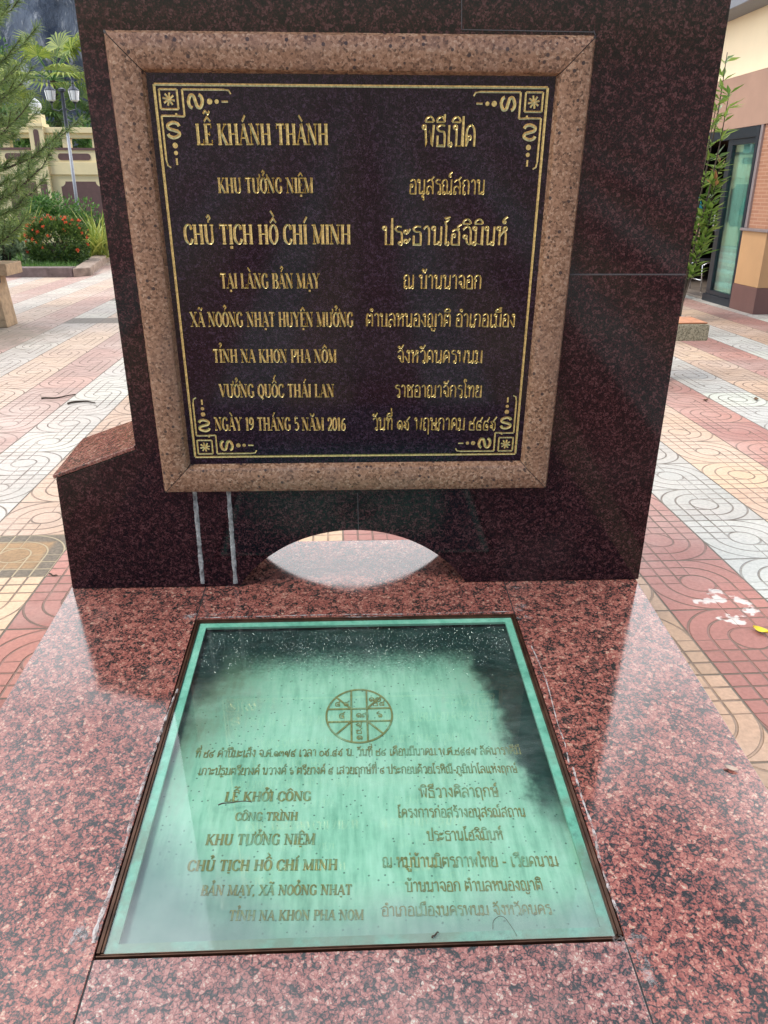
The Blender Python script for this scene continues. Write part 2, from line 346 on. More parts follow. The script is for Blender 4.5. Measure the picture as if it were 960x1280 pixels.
def paving_mat():
    g = G('patterned_paving'); x, y, z = g.xyz(g.pos())
    fl = lambda a: g.m('FLOOR', a)
    u = (x - 1.236) / 0.405; v = (y - 2.50) / 0.42
    cu = fl(u); rv = fl(v); fu = u - cu - 0.5; fv = v - rv - 0.5
    par = g.m('FLOORED_MODULO', cu + rv, 2.0); fx = fu * (1.0 - par * 2.0)
    r = g.m('SQRT', fx * fx + fv * fv); gg = 1 / 6.0
    tri = lambda a: g.m('ABSOLUTE', g.m('FRACT', a / gg + 0.5) - 0.5) * gg
    darc = g.m('MAXIMUM', tri(r), (r.gt(0.545)))
    dgrid = g.m('MINIMUM', tri(fx), tri(fv))
    arcq = (fx * fv).gt(0.0)
    d = g.m('ADD', darc * arcq, dgrid * (1.0 - arcq))
    inner = r.lt(gg * 1.05)
    dcir = g.m('ABSOLUTE', r - gg)
    d = d * (1.0 - inner) + inner * 1.0
    d = g.m('MINIMUM', d, dcir)
    dj = 0.5 - g.m('MAXIMUM', g.m('ABSOLUTE', fu), g.m('ABSOLUTE', fv))
    d = g.m('MINIMUM', d, dj)
    gr = g.smooth(d, 0.006, 0.0135, 1.0, 0.0)
    md = g.m('FLOORED_MODULO', cu, 3.0)
    col = g.mix(md.gt(0.5), (0.36, 0.155, 0.122), (0.45, 0.465, 0.415))
    col = g.mix(md.gt(1.5), col, (0.49, 0.33, 0.215))
    wn = g.n('TexWhiteNoise', noise_dimensions='3D'); g.put(wn.inputs['Vector'], g.vec(cu, rv, 0.0)); w = Sk(g, wn.outputs[0])
    p = g.pos()
    n1 = g.noise(p, 0.7, 6, 0.6); n2 = g.noise(p, 60, 3, 0.7); n3 = g.noise(p, 5, 6, 0.65)
    col = g.mix(1.0, col, g.ramp(w * 0.65 + n3 * 0.35, [(0.1, (0.66, 0.63, 0.62)), (0.5, (0.98, 0.93, 0.95)), (0.9, (1.15, 1.16, 1.08))]), 'MULTIPLY')
    lit_fade = g.smooth(n1, 0.42, 0.68, 0.0, 0.35) + g.smooth(x, -1.1, -2.2, 0.0, 0.34) + g.smooth(y, 3.0, 6.5, 0.0, 0.12)
    col = g.mix(lit_fade, col, (0.60, 0.49, 0.42))           # dusty fading by noise; sunlit brightness of the left painted in; paler with distance
    col = g.mix(1.0, col, g.ramp(n2, [(0.3, (0.82, 0.82, 0.82)), (0.7, (1.12, 1.12, 1.12))]), 'MULTIPLY')
    dirt = g.smooth(n3 * 0.6 + n1 * 0.4, 0.53, 0.72, 0.0, 0.4)
    col = g.mix(dirt, col, (0.15, 0.12, 0.09))
    n4 = g.noise(p, 2.2, 6, 0.7)
    col = g.mix(gr * g.smooth(n4 * 0.5 + n3 * 0.5, 0.36, 0.6, 0.25, 0.92), col, (0.12, 0.085, 0.06))
    spk = g.smooth(g.noise(p, 24, 4, 0.7), 0.62, 0.74, 0.0, 0.35)
    col = g.mix(spk, col, (0.16, 0.13, 0.10))
    jt = g.smooth(dj, 0.004, 0.011, 1.0, 0.0)
    col = g.mix(jt * 0.8, col, (0.10, 0.085, 0.06))
    def tile(c, rr): return g.m('MULTIPLY', g.m('COMPARE', cu, float(c), 0.1), g.m('COMPARE', rv, float(rr), 0.1))
    oc = tile(-7, 1); rr_ = g.m('MAXIMUM', g.m('ABSOLUTE', fu), g.m('ABSOLUTE', fv)) + (n3 - 0.5) * 0.12
    ocol = g.mix(g.smooth(rr_, 0.28, 0.36), g.ramp(n3 * 0.5 + n2 * 0.5, [(0.3, (0.14, 0.085, 0.04)), (0.65, (0.36, 0.215, 0.095))]), g.ramp(n2, [(0.3, (0.05, 0.045, 0.035)), (0.7, (0.16, 0.13, 0.09))]))
    ocol = g.mix(gr * 0.8, ocol, (0.42, 0.33, 0.2))
    col = g.mix(oc * 0.9, col, ocol)
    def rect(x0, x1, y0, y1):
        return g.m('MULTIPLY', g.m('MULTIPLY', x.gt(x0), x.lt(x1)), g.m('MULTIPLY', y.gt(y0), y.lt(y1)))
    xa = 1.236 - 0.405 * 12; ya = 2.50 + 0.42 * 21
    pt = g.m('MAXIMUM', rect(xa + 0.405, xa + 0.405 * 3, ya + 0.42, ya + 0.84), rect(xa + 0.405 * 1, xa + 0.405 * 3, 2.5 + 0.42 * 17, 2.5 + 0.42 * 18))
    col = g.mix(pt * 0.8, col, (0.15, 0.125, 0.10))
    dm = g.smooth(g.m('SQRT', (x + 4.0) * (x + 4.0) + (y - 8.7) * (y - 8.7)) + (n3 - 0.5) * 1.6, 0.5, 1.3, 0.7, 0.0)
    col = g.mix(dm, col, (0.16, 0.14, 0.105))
    # splashes of plaster on the red tile beside the plinth
    pm = g.smooth(g.m('SQRT', (x - 1.46) * (x - 1.46) + (y - 2.52) * (y - 2.52)), 0.10, 0.22, 1.0, 0.0)
    ps = g.smooth(g.noise(g.map(p, loc=(3.3, 0, 0)), 11, 5, 0.55) * pm, 0.50, 0.56)
    col = g.mix(ps * 0.85, col, (0.60, 0.55, 0.5))
    hgt = (1.0 - gr) * 0.9 + n2 * 0.12
    g.bump(hgt + w * 0.25, 0.8, 0.008)
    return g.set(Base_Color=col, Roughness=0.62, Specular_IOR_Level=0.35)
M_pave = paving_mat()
def leaf_mat(name, a, b, rough=0.45, scale=3.0, trans=0.3):
    g = G(name); f = g.noise(g.pos(), scale, 3, 0.6)
    inf = g.n('NewGeometry'); 
    w = Sk(g, inf.outputs['Random Per Island'])
    c = g.ramp(f * 0.5 + w * 0.5, [(0.25, a), (0.75, b)])
    mat = g.set(Base_Color=c, Roughness=rough, Specular_IOR_Level=0.35)
    tr = g.n('BsdfTranslucent'); g.put(tr.inputs[0], c)
    ms = g.n('MixShader'); ms.inputs[0].default_value = trans
    g.t.links.new(g.b.outputs[0], ms.inputs[1]); g.t.links.new(tr.outputs[0], ms.inputs[2]); g.t.links.new(ms.outputs[0], g.out.inputs[0])
    return mat
M_needle = leaf_mat('pine_needles', (0.08, 0.14, 0.045), (0.29, 0.38, 0.12))
M_palm = leaf_mat('palm_leaf', (0.12, 0.20, 0.035), (0.44, 0.50, 0.10))
M_palmd = leaf_mat('palm_leaf_dark', (0.05, 0.11, 0.035), (0.20, 0.28, 0.08))
M_treeleaf = leaf_mat('tree_leaf', (0.07, 0.18, 0.05), (0.22, 0.38, 0.12))
M_bush = leaf_mat('ixora_leaf', (0.03, 0.07, 0.02), (0.14, 0.22, 0.045))
M_flower = leaf_mat('ixora_flower', (0.75, 0.10, 0.04), (0.90, 0.28, 0.12))
M_yellow = leaf_mat('variegated_leaf', (0.16, 0.24, 0.04), (0.55, 0.55, 0.14))
M_hedge = leaf_mat('hedge_leaf', (0.05, 0.13, 0.03), (0.16, 0.30, 0.07))
M_vshrub = leaf_mat('white_edged_leaf', (0.05, 0.11, 0.04), (0.35, 0.42, 0.25))
M_sap = leaf_mat('sapling_leaf', (0.10, 0.20, 0.03), (0.34, 0.46, 0.11), 0.3, trans=0.4)
M_sapr = leaf_mat('young_red_leaf', (0.35, 0.12, 0.06), (0.5, 0.28, 0.12), 0.3)
M_grass = leaf_mat('grass_blade', (0.06, 0.14, 0.025), (0.15, 0.27, 0.06))
M_bark = plain('bark', (0.07, 0.05, 0.035), 0.9, var=0.5, scale=14, bump=0.8)
M_soil = plain('lawn_soil', (0.06, 0.09, 0.03), 0.95, var=0.4, scale=8, bump=0.4)
M_cream = plain('cream_paint', (0.82, 0.68, 0.40), 0.75, var=0.05, scale=2.5)
M_brownpaint = plain('plum_brown_paint', (0.14, 0.075, 0.07), 0.7, var=0.12, scale=6)
M_white = plain('white_paint', (0.75, 0.75, 0.74), 0.5, var=0.06)
M_pole = plain('grey_pole', (0.32, 0.33, 0.36), 0.5, 0.2, 0.12)
M_poled = plain('dark_pole', (0.04, 0.045, 0.06), 0.45, 0.3, 0.2)
M_lampglass = plain('frosted_lamp_glass', (0.75, 0.78, 0.78), 0.25, var=0.08)
M_kerb = plain('kerb_stone', (0.30, 0.22, 0.17), 0.9, var=0.4, scale=9, bump=0.5)
M_kerbd = plain('kerb_stone_dark', (0.17, 0.12, 0.11), 0.9, var=0.35, scale=9, bump=0.5)
M_bench = plain('tan_bench_stone', (0.38, 0.25, 0.14), 0.8, var=0.3, scale=18, bump=0.3)
M_terra = plain('terracotta_top', (0.44, 0.17, 0.07), 0.6, var=0.3, scale=14)
M_speck = granite('grey_speckled_stone', [(0.25, (0.07, 0.06, 0.035)), (0.45, (0.22, 0.19, 0.115)), (0.7, (0.40, 0.35, 0.24))], 130, 0.6)
M_iron = plain('black_iron', (0.02, 0.02, 0.025), 0.5, 0.5)
def rock_mat():
    g = G('dark_rock'); p = g.obj(); s = g.map(p, scale=(1, 1, 0.28))
    a = g.noise(s, 0.55, 9, 0.65, 0.7); b = g.noise(s, 1.6, 8, 0.7, 0.8)
    col = g.ramp(a, [(0.3, (0.03, 0.042, 0.06)), (0.5, (0.09, 0.115, 0.16)), (0.7, (0.2, 0.24, 0.30))])
    col = g.mix(g.smooth(b, 0.53, 0.66, 0, 0.85), col, (0.58, 0.60, 0.62))
    g.bump(a + b * 0.5, 0.9, 0.5)
    return g.set(Base_Color=col, Roughness=0.85)
M_rock = rock_mat()
M_upwall = plain('pale_cream_paint', (0.82, 0.68, 0.46), 0.75, var=0.04, scale=2)
M_band = plain('dusty_brown_paint', (0.34, 0.205, 0.145), 0.7, var=0.08, scale=3)
M_tanpaint = plain('tan_paint', (0.44, 0.25, 0.115), 0.65, var=0.06, scale=3)
M_base = plain('plinth_brown_paint', (0.13, 0.06, 0.05), 0.55, var=0.1, scale=4)
M_alu = plain('dark_blue_frame', (0.022, 0.03, 0.04), 0.35, 0.4, 0.15)
M_alum = plain('grey_metal_trim', (0.30, 0.25, 0.25), 0.4, 0.5, 0.1)
M_steel = plain('steel', (0.6, 0.6, 0.6), 0.25, 0.9, 0.08)
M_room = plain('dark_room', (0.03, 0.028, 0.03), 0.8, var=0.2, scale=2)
M_roomfloor = plain('room_floor', (0.2, 0.16, 0.13), 0.5, var=0.15, scale=4)
M_curtain = plain('pale_curtain', (0.62, 0.66, 0.58), 0.8, var=0.12, scale=5)
M_curtg = plain('green_curtain', (0.08, 0.34, 0.28), 0.8, var=0.2, scale=5)
M_fascia = plain('grey_fascia', (0.18, 0.19, 0.21), 0.6, var=0.1)
def redtile_mat():
    g = G('red_brick_tile'); p = g.obj(); x, y, z = g.xyz(p)
    br = g.n('TexBrick'); g.put(br.inputs['Vector'], g.vec(y, z, 0.0))
    br.inputs['Color1'].default_value = (0.38, 0.18, 0.105, 1); br.inputs['Color2'].default_value = (0.32, 0.145, 0.085, 1)
    br.inputs['Mortar'].default_value = (0.44, 0.26, 0.18, 1); br.inputs['Scale'].default_value = 1
    br.inputs['Brick Width'].default_value = 0.2; br.inputs['Row Height'].default_value = 0.045; br.inputs['Mortar Size'].default_value = 0.006
    return g.set(Base_Color=Sk(g, br.outputs[0]), Roughness=0.35)
M_rtile = redtile_mat()
M_skin = plain('skin', (0.40, 0.22, 0.15), 0.5, var=0.05)
M_teal = plain('teal_cloth', (0.02, 0.20, 0.26), 0.85, var=0.2, scale=40)
M_navy = plain('navy_cloth', (0.015, 0.022, 0.05), 0.85, var=0.2, scale=40)
M_hair = plain('black_hair', (0.01, 0.009, 0.008), 0.5)
M_shoe = plain('black_shoe', (0.012, 0.012, 0.013), 0.5)

# ------------------------------------------------------------------ lettering: a stroke alphabet
def cat(P, n=5, closed=False):
    P = [Vector((p[0], p[1])) for p in P]; out = []; L = len(P)
    for i in range(L if closed else L - 1):
        g = (lambda k: P[k % L]) if closed else (lambda k: P[min(max(k, 0), L - 1)])
        a, b, c, d = g(i - 1), g(i), g(i + 1), g(i + 2)
        for j in range(n):
            t = j / n
            out.append(0.5 * ((2 * b) + (c - a) * t + (2 * a - 5 * b + 4 * c - d) * t * t + (3 * b - a - 3 * c + d) * t ** 3))
    out.append(P[0] if closed else P[-1]); return out
def circ(x, y, r=.085, ry=None): return [('c', [(x + r * math.cos(a * math.pi / 4), y + (ry or r) * math.sin(a * math.pi / 4)) for a in range(8)], 'o')]
LAT = {}
def st(x, y0=0, y1=1, s0=1, s1=1):       # a stem with serifs
    o = [('l', [(x, y0), (x, y1)], 'T')]
    if s0: o.append(('l', [(x - .13, y0 + .02), (x + .13, y0 + .02)], 't'))
    if s1: o.append(('l', [(x - .13, y1 - .02), (x + .13, y1 - .02)], 't'))
    return o
def sf(x, y, h=.12): y = y + (.02 if y < .5 else -.02); return [('l', [(x - h, y), (x + h, y)], 't')]
def ln(*p, w=None): return [('l', list(p), w)]
def cv(*p, w=None): return [('c', list(p), w)]
LAT['A'] = (.74, ln((.07, 0), (.37, 1), w='t') + ln((.35, 1), (.63, 0), w='T') + ln((.17, .33), (.54, .33), w='t') + sf(.07, 0) + sf(.63, 0))
LAT['B'] = (.64, st(.16) + cv((.16, .98), (.42, .96), (.52, .77), (.42, .56), (.16, .53)) + cv((.16, .53), (.46, .5), (.57, .27), (.44, .04), (.16, .02)))
LAT['C'] = (.66, cv((.58, .74), (.5, .93), (.34, .99), (.15, .82), (.1, .5), (.15, .18), (.34, .01), (.5, .07), (.59, .26)) + ln((.58, .97), (.58, .72), w='t'))
LAT['E'] = (.6, st(.16) + ln((.16, .98), (.53, .98), (.53, .78), w='t') + ln((.16, .52), (.4, .52), w='t') + ln((.4, .62), (.4, .42), w='t') + ln((.16, .02), (.55, .02), (.55, .24), w='t'))
LAT['G'] = (.72, cv((.58, .74), (.5, .93), (.34, .99), (.15, .82), (.1, .5), (.15, .18), (.34, .01), (.48, .05), (.57, .14)) + ln((.58, .97), (.58, .72), w='t') + ln((.57, .04), (.57, .42), w='T') + ln((.45, .42), (.68, .42), w='t'))
LAT['H'] = (.78, st(.16) + st(.61) + ln((.16, .52), (.61, .52), w='t'))
LAT['I'] = (.33, st(.165))
LAT['K'] = (.74, st(.16) + ln((.2, .42), (.58, .98), w='t') + ln((.3, .58), (.63, 0), w='T') + sf(.58, 1) + sf(.63, 0))
LAT['L'] = (.58, st(.16) + ln((.16, .02), (.53, .02), (.53, .26), w='t'))
LAT['M'] = (.92, ln((.13, 0), (.13, 1), w='t') + ln((.13, 1), (.44, .03), w='T') + ln((.44, .03), (.74, 1), w='t') + st(.75) + sf(.13, 0) + sf(.1, 1))
LAT['N'] = (.78, ln((.13, 0), (.13, 1), w='t') + ln((.13, 1), (.63, 0), w='T') + ln((.63, 0), (.63, 1), w='t') + sf(.13, 0) + sf(.1, 1) + sf(.63, 1))
OO = [(.34, .99), (.14, .8), (.09, .5), (.14, .2), (.34, .01), (.54, .2), (.59, .5), (.54, .8)]
LAT['O'] = (.68, [('c', OO, 'o')])
LAT['Q'] = (.68, [('c', OO, 'o')] + ln((.3, .12), (.55, -.18), w='T'))
LAT['P'] = (.6, st(.16) + cv((.16, .98), (.44, .95), (.54, .74), (.43, .5), (.16, .47)))
LAT['R'] = (.72, st(.16) + cv((.16, .98), (.44, .95), (.54, .74), (.43, .52), (.16, .5)) + ln((.34, .5), (.62, 0), w='T') + sf(.63, 0))
LAT['T'] = (.66, st(.33, s1=0) + ln((.06, .76), (.06, .98), (.6, .98), (.6, .76), w='t'))
LAT['U'] = (.76, ln((.16, 1), (.16, .3), w='T') + cv((.16, .3), (.22, .07), (.38, .01), (.54, .08), (.6, .3)) + ln((.6, .3), (.6, 1), w='m') + sf(.16, 1) + sf(.6, 1))
LAT['V'] = (.72, ln((.09, 1), (.37, 0), w='T') + ln((.37, 0), (.63, 1), w='t') + sf(.09, 1) + sf(.63, 1))
LAT['X'] = (.72, ln((.09, 1), (.62, 0), w='T') + ln((.1, 0), (.6, 1), w='t') + sf(.09, 1) + sf(.6, 1) + sf(.1, 0) + sf(.62, 0))
LAT['Y'] = (.7, ln((.08, 1), (.35, .48), w='T') + ln((.35, .48), (.6, 1), w='t') + ln((.35, .5), (.35, 0), w='T') + sf(.08, 1) + sf(.6, 1) + sf(.35, 0))
LAT['0'] = (.52, [('c', [(.26 + (x - .34) * .78, y) for x, y in OO], 'o')])
LAT['1'] = (.42, st(.22, s1=0) + ln((.06, .85), (.22, .98), w='t'))
LAT['2'] = (.52, cv((.08, .72), (.14, .95), (.3, .98), (.43, .8), (.36, .5), (.2, .25), (.07, .03)) + ln((.07, .03), (.46, .03), (.48, .2), w='m'))
LAT['5'] = (.5, ln((.42, .97), (.14, .97), (.11, .58), w='m') + cv((.11, .58), (.28, .62), (.43, .45), (.42, .18), (.25, .02), (.08, .1)))
LAT['6'] = (.52, cv((.42, .92), (.22, .82), (.09, .5), (.11, .15), (.26, .01), (.42, .14), (.42, .42), (.27, .54), (.12, .4)))
LAT['9'] = (.52, cv((.1, .08), (.3, .18), (.43, .5), (.41, .85), (.26, .99), (.1, .86), (.1, .58), (.25, .46), (.4, .6)))
LAT['.'] = (.24, ln((.12, 0), (.12, .12), w='T')); LAT[','] = (.26, ln((.14, .1), (.08, -.14), w='m'))
LAT['('] = (.3, cv((.24, 1.05), (.1, .75), (.1, .3), (.24, -.08), w='m')); LAT['-'] = (.45, ln((.06, .42), (.39, .42), w='m'))
def mark(ch, cx, lvl):
    b = 1.1 + lvl * .30
    if ch == '\u0301': return ln((cx - .08, b), (cx + .14, b + .3), w='M')
    if ch == '\u0300': return ln((cx + .08, b), (cx - .16, b + .3), w='M')
    if ch == '\u0309': return cv((cx - .11, b + .24), (cx + .02, b + .36), (cx + .13, b + .24), (cx + .01, b + .12), (cx, b), w='M')
    if ch == '\u0303': return cv((cx - .22, b + .06), (cx - .1, b + .2), (cx + .08, b + .06), (cx + .22, b + .2), w='M')
    if ch == '\u0302': return ln((cx - .22, b), (cx, b + .22), (cx + .22, b), w='M')
    if ch == '\u0306': return cv((cx - .2, b + .22), (cx - .09, b + .05), (cx + .09, b + .05), (cx + .2, b + .22), w='M')
    if ch == '\u0323': return ln((cx, -.26), (cx, -.12), w='T')
    if ch == '\u031b': return cv((cx + .26, .92), (cx + .37, 1.0), (cx + .40, 1.16), (cx + .31, 1.22), w='M')
    return []
TH = {}
def o_(x, y, r=.095): return circ(x, y, r)
KO = [(.12, 0), (.12, .5), (.2, .62), (.07, .72), (.15, .93), (.34, 1), (.5, .92), (.56, .72)]
def arch(x0=.09, x1=.57): return cv((x0, 0), (x0, .55), ((x0 + .07), .88), ((x0 + x1) / 2, 1), (x1 - .07, .88), (x1, .55), (x1, 0))
TH['ก'] = (.68, cv(*KO) + ln((.56, .74), (.56, 0)))
TH['ค'] = (.68, arch() + o_(.33, .52) + ln((.09, .02), (.26, .46)))
TH['ศ'] = (.7, TH['ค'][1] + ln((.42, .98), (.66, 1.2)))
TH['ด'] = (.68, arch() + o_(.26, .42) + ln((.09, .02), (.2, .36)))
TH['ต'] = (.68, cv((.09, 0), (.09, .7), (.17, .97), (.33, .82), (.48, .97), (.57, .7), (.57, 0)) + o_(.26, .42) + ln((.09, .02), (.2, .36)))
TH['ง'] = (.52, o_(.3, .89) + ln((.38, .88), (.4, .05), (.34, .02)) + ln((.36, .02), (.05, .52)))
TH['จ'] = (.62, cv((.06, .82), (.28, 1), (.47, .88), (.53, .6), (.53, .02)) + o_(.2, .45) + cv((.28, .42), (.34, .12), (.53, .02)))
TH['ช'] = (.68, o_(.22, .68) + cv((.3, .7), (.33, .86), (.22, 1), (.06, .9), (.14, .75), (.15, .5)) + ln((.15, .52), (.15, .02), (.53, .02), (.53, .6)) + cv((.53, .6), (.46, .78), (.64, 1.05)))
TH['ญ'] = (.86, o_(.2, .085) + cv(*[(x * .82, y) for x, y in KO]) + ln((.46, .74), (.46, .02), (.74, .02), (.74, 1)) + cv((.42, -.12), (.46, -.3), (.66, -.3), (.7, -.12)))
TH['ฐ'] = (.6, cv((.5, .95), (.22, 1), (.1, .86), (.2, .7), (.45, .66), (.52, .4), (.5, .02)) + o_(.2, .1) + ln((.28, .05), (.5, .02)) + cv((.08, -.12), (.2, -.3), (.34, -.18), (.5, -.32)))
TH['ณ'] = (.92, o_(.2, .085) + cv(*[(x * .8, y) for x, y in KO]) + ln((.45, .74), (.45, .02)) + ln((.45, .04), (.64, .1)) + o_(.72, .1) + ln((.79, .1), (.79, 1)))
TH['ถ'] = (.68, TH['ก'][1] + o_(.205, .085))
TH['ภ'] = (.7, TH['ก'][1] + o_(.035, .085))
TH['ฤ'] = (.68, cv(*KO) + ln((.56, .74), (.56, -.38)) + o_(.205, .085))
TH['ท'] = (.68, o_(.12, .9) + ln((.2, .9), (.2, 0)) + cv((.2, .5), (.36, .92), (.5, .97), (.57, .8), (.57, .5), (.57, 0)))
TH['ธ'] = (.64, cv((.55, .96), (.28, 1), (.1, .88), (.2, .72), (.48, .68), (.54, .5), (.54, .2)) + ln((.54, .3), (.54, .02), (.12, .02), (.12, .5)))
TH['น'] = (.7, o_(.12, .9) + ln((.2, .9), (.2, .02)) + ln((.2, .04), (.42, .1)) + o_(.5, .1) + ln((.58, .1), (.58, 1)))
TH['บ'] = (.68, o_(.12, .9) + ln((.2, .9), (.2, .02), (.57, .02), (.57, 1)))
TH['ป'] = (.68, o_(.12, .9) + ln((.2, .9), (.2, .02), (.57, .02), (.57, 1.42)))
TH['ษ'] = (.74, TH['บ'][1] + o_(.42, .5) + ln((.5, .52), (.7, .64)))
TH['พ'] = (.78, o_(.12, .9) + ln((.2, .9), (.26, .02), (.44, .75), (.6, .02), (.68, 1)))
TH['ม'] = (.7, o_(.12, .9) + ln((.2, .9), (.2, .1)) + o_(.12, .09) + ln((.2, .12), (.59, .02), (.59, 1)))
TH['ย'] = (.66, o_(.22, .9) + cv((.14, .86), (.1, .7), (.26, .58), (.1, .42), (.1, .12), (.2, .02)) + ln((.18, .02), (.56, .02), (.56, 1)))
TH['ร'] = (.54, cv((.45, .95), (.22, 1), (.08, .86), (.2, .72), (.4, .68), (.46, .5), (.46, .12)) + o_(.38, .09))
TH['ล'] = (.68, cv((.08, .84), (.3, 1), (.5, .9), (.57, .62), (.57, 0)) + o_(.15, .1) + cv((.07, .12), (.12, .45), (.3, .56), (.5, .42), (.57, .2)))
TH['ส'] = (.7, TH['ล'][1] + ln((.42, .96), (.64, 1.2)))
TH['ว'] = (.58, cv((.08, .84), (.28, 1), (.45, .9), (.5, .6), (.5, .12)) + o_(.42, .09))
TH['ห'] = (.7, o_(.12, .9) + ln((.2, .9), (.2, 0)) + cv((.2, .45), (.36, .66), (.48, .8)) + o_(.52, .88) + cv((.46, .8), (.57, .6), (.58, .3), (.58, 0)))
TH['อ'] = (.64, o_(.2, .58) + cv((.12, .58), (.1, .3), (.1, .02)) + ln((.1, .02), (.54, .02), (.54, .6)) + cv((.54, .6), (.5, .88), (.3, 1), (.1, .86)))
TH['ฮ'] = (.68, o_(.2, .52) + cv((.12, .52), (.1, .3), (.1, .02)) + ln((.1, .02), (.54, .02), (.54, .5)) + cv((.54, .5), (.5, .74), (.3, .84), (.1, .74)) + cv((.3, .84), (.5, .86), (.44, .98), (.64, 1.12)))
TH['า'] = (.5, cv((.05, .84), (.2, 1), (.34, .9), (.38, .62), (.38, 0)))
TH['ะ'] = (.48, o_(.13, .7) + cv((.2, .66), (.28, .68), (.4, .86)) + o_(.13, .2) + cv((.2, .16), (.28, .18), (.4, .36)))
TH['เ'] = (.36, ln((.13, 1), (.13, .1)) + o_(.21, .09))
TH['แ'] = (.7, TH['เ'][1] + ln((.46, 1), (.46, .1)) + o_(.54, .09))
TH['โ'] = (.4, ln((.16, 1.05), (.16, .1)) + o_(.24, .09) + cv((.16, 1.05), (.1, 1.22), (.26, 1.34), (.08, 1.42), (.38, 1.5)))
TH['ไ'] = (.38, ln((.2, 1.1), (.2, .1)) + o_(.28, .09) + cv((.2, 1.1), (.06, 1.3), (.12, 1.5), (.24, 1.45), (.22, 1.3)))
TH['ำ'] = TH['า']
I_ = cv((-.54, 1.14), (-.44, 1.32), (-.26, 1.38), (-.1, 1.28), (-.06, 1.14)) + ln((-.54, 1.14), (-.06, 1.14))
TM = {'ิ': I_, 'ี': I_ + ln((-.07, 1.14), (-.07, 1.5)), 'ื': I_ + ln((-.07, 1.14), (-.07, 1.5)) + ln((-.18, 1.2), (-.18, 1.5)),
      'ั': o_(-.38, 1.22, .07) + cv((-.32, 1.18), (-.2, 1.16), (-.04, 1.42)), 'ุ': o_(-.16, -.16, .06) + ln((-.09, -.16), (-.09, -.44)),
      'ู': o_(-.38, -.16, .06) + ln((-.31, -.16), (-.31, -.38), (-.09, -.38), (-.09, -.12)), '็': o_(-.35, 1.2, .06) + cv((-.4, 1.2), (-.4, 1.34), (-.2, 1.26), (-.25, 1.4), (-.08, 1.46)),
      '่': ln((-.12, 1.2), (-.12, 1.46)), '้': o_(-.32, 1.36, .05) + cv((-.27, 1.34), (-.3, 1.2), (-.16, 1.2), (-.04, 1.44)), '์': o_(-.2, 1.24, .065) + cv((-.26, 1.26), (-.22, 1.38), (-.02, 1.52))}
TH['๐'] = (.6, [('c', [(.3 + .24 * math.cos(a * math.pi / 4), .38 + .36 * math.sin(a * math.pi / 4)) for a in range(8)], 'o')])
TH['๑'] = (.6, o_(.3, .36, .08) + cv((.36, .3), (.26, .08), (.09, .3), (.12, .62), (.32, .76), (.5, .6), (.52, .3), (.48, 0)))
TH['๒'] = (.66, o_(.16, .62) + cv((.1, .6), (.08, .3), (.09, .02)) + ln((.09, .02), (.52, .02), (.52, .4)) + cv((.52, .4), (.44, .6), (.3, .56)) + cv((.44, .58), (.46, .8), (.6, 1.08)))
TH['๓'] = (.72, o_(.14, .2) + cv((.07, .2), (.08, .55), (.2, .74), (.34, .6), (.35, .45)) + cv((.35, .45), (.4, .72), (.54, .72), (.6, .5), (.6, 0)))
TH['๔'] = (.66, cv((.56, .72), (.24, .74), (.09, .5), (.12, .15), (.3, .02), (.52, .08)) + o_(.4, .38) + cv((.46, .32), (.54, .2), (.52, .08)) + ln((.4, .72), (.6, 1.02)))
TH['๕'] = (.66, cv((.56, .62), (.24, .76), (.09, .5), (.1, .15), (.12, .02)) + ln((.12, .02), (.5, .02), (.5, .3)) + o_(.38, .36) + cv((.24, .74), (.44, .8), (.6, 1.08)))
TH['๖'] = (.62, o_(.3, .24, .09) + cv((.22, .24), (.3, .02), (.5, .1), (.52, .4), (.36, .58), (.14, .6), (.1, .8), (.3, .98)))
TH['๗'] = (.74, o_(.24, .34) + cv((.18, .28), (.09, .3), (.08, .55), (.22, .76), (.36, .6), (.36, .02)) + cv((.36, .02), (.5, 0), (.56, .4), (.58, .8), (.68, 1.05)))
TH['๘'] = (.68, o_(.4, .36) + cv((.48, .36), (.48, .1), (.3, .02), (.1, .12), (.08, .45), (.2, .7), (.4, .72), (.62, 1.02)))
TH['๙'] = (.72, o_(.16, .3) + cv((.23, .3), (.26, .5), (.14, .62), (.1, .74)) + cv((.23, .3), (.32, .06), (.46, .04), (.52, .3), (.46, .66), (.3, .7), (.4, .84), (.62, 1.1)))
for c_ in '.,-(': TH[c_] = LAT[c_]
def layout(txt):
    """text -> (advance, list of (kind, pts, w, thai))"""
    x = 0; o = []; prevx = 0; above = 0; lastw = .6
    for ch in unicodedata.normalize('NFD', txt):
        if ch == ' ': x += .34; continue
        if ch in TM or ch == 'ำ':
            lvl = .34 if (ch in '่้์' and above) else 0
            if ch in 'ิีืั็': above = 1
            dx = prevx + lastw - (.22 if tall else .06)
            g = TM.get(ch, o_(-.22, 1.26, .09))
            if ch == 'ำ': g = o_(-.12, 1.26, .09)
            o += [(k, [(p[0] + dx, p[1] + lvl) for p in pts], w, 1) for k, pts, w in g]
            if ch != 'ำ': continue
        if unicodedata.combining(ch) and ch not in TH:
            cx = prevx + lastw / 2 - (.0)
            o += [(k, pts, w, 0) for k, pts, w in mark(ch, cx, above)]
            if ch in '\u0302\u0306': above = 1
            continue
        d = TH if ch in TH and ord(ch) > 3000 else LAT
        w_, g = d[ch]
        o += [(k, [(p[0] + x, p[1]) for p in pts], w, 1 if d is TH else 0) for k, pts, w in g]
        if ch == 'ำ': x += w_; continue
        prevx = x; lastw = w_; above = 0; tall = ch == 'ป'; x += w_ + (.02 if d is TH else 0.0)
    return x, o
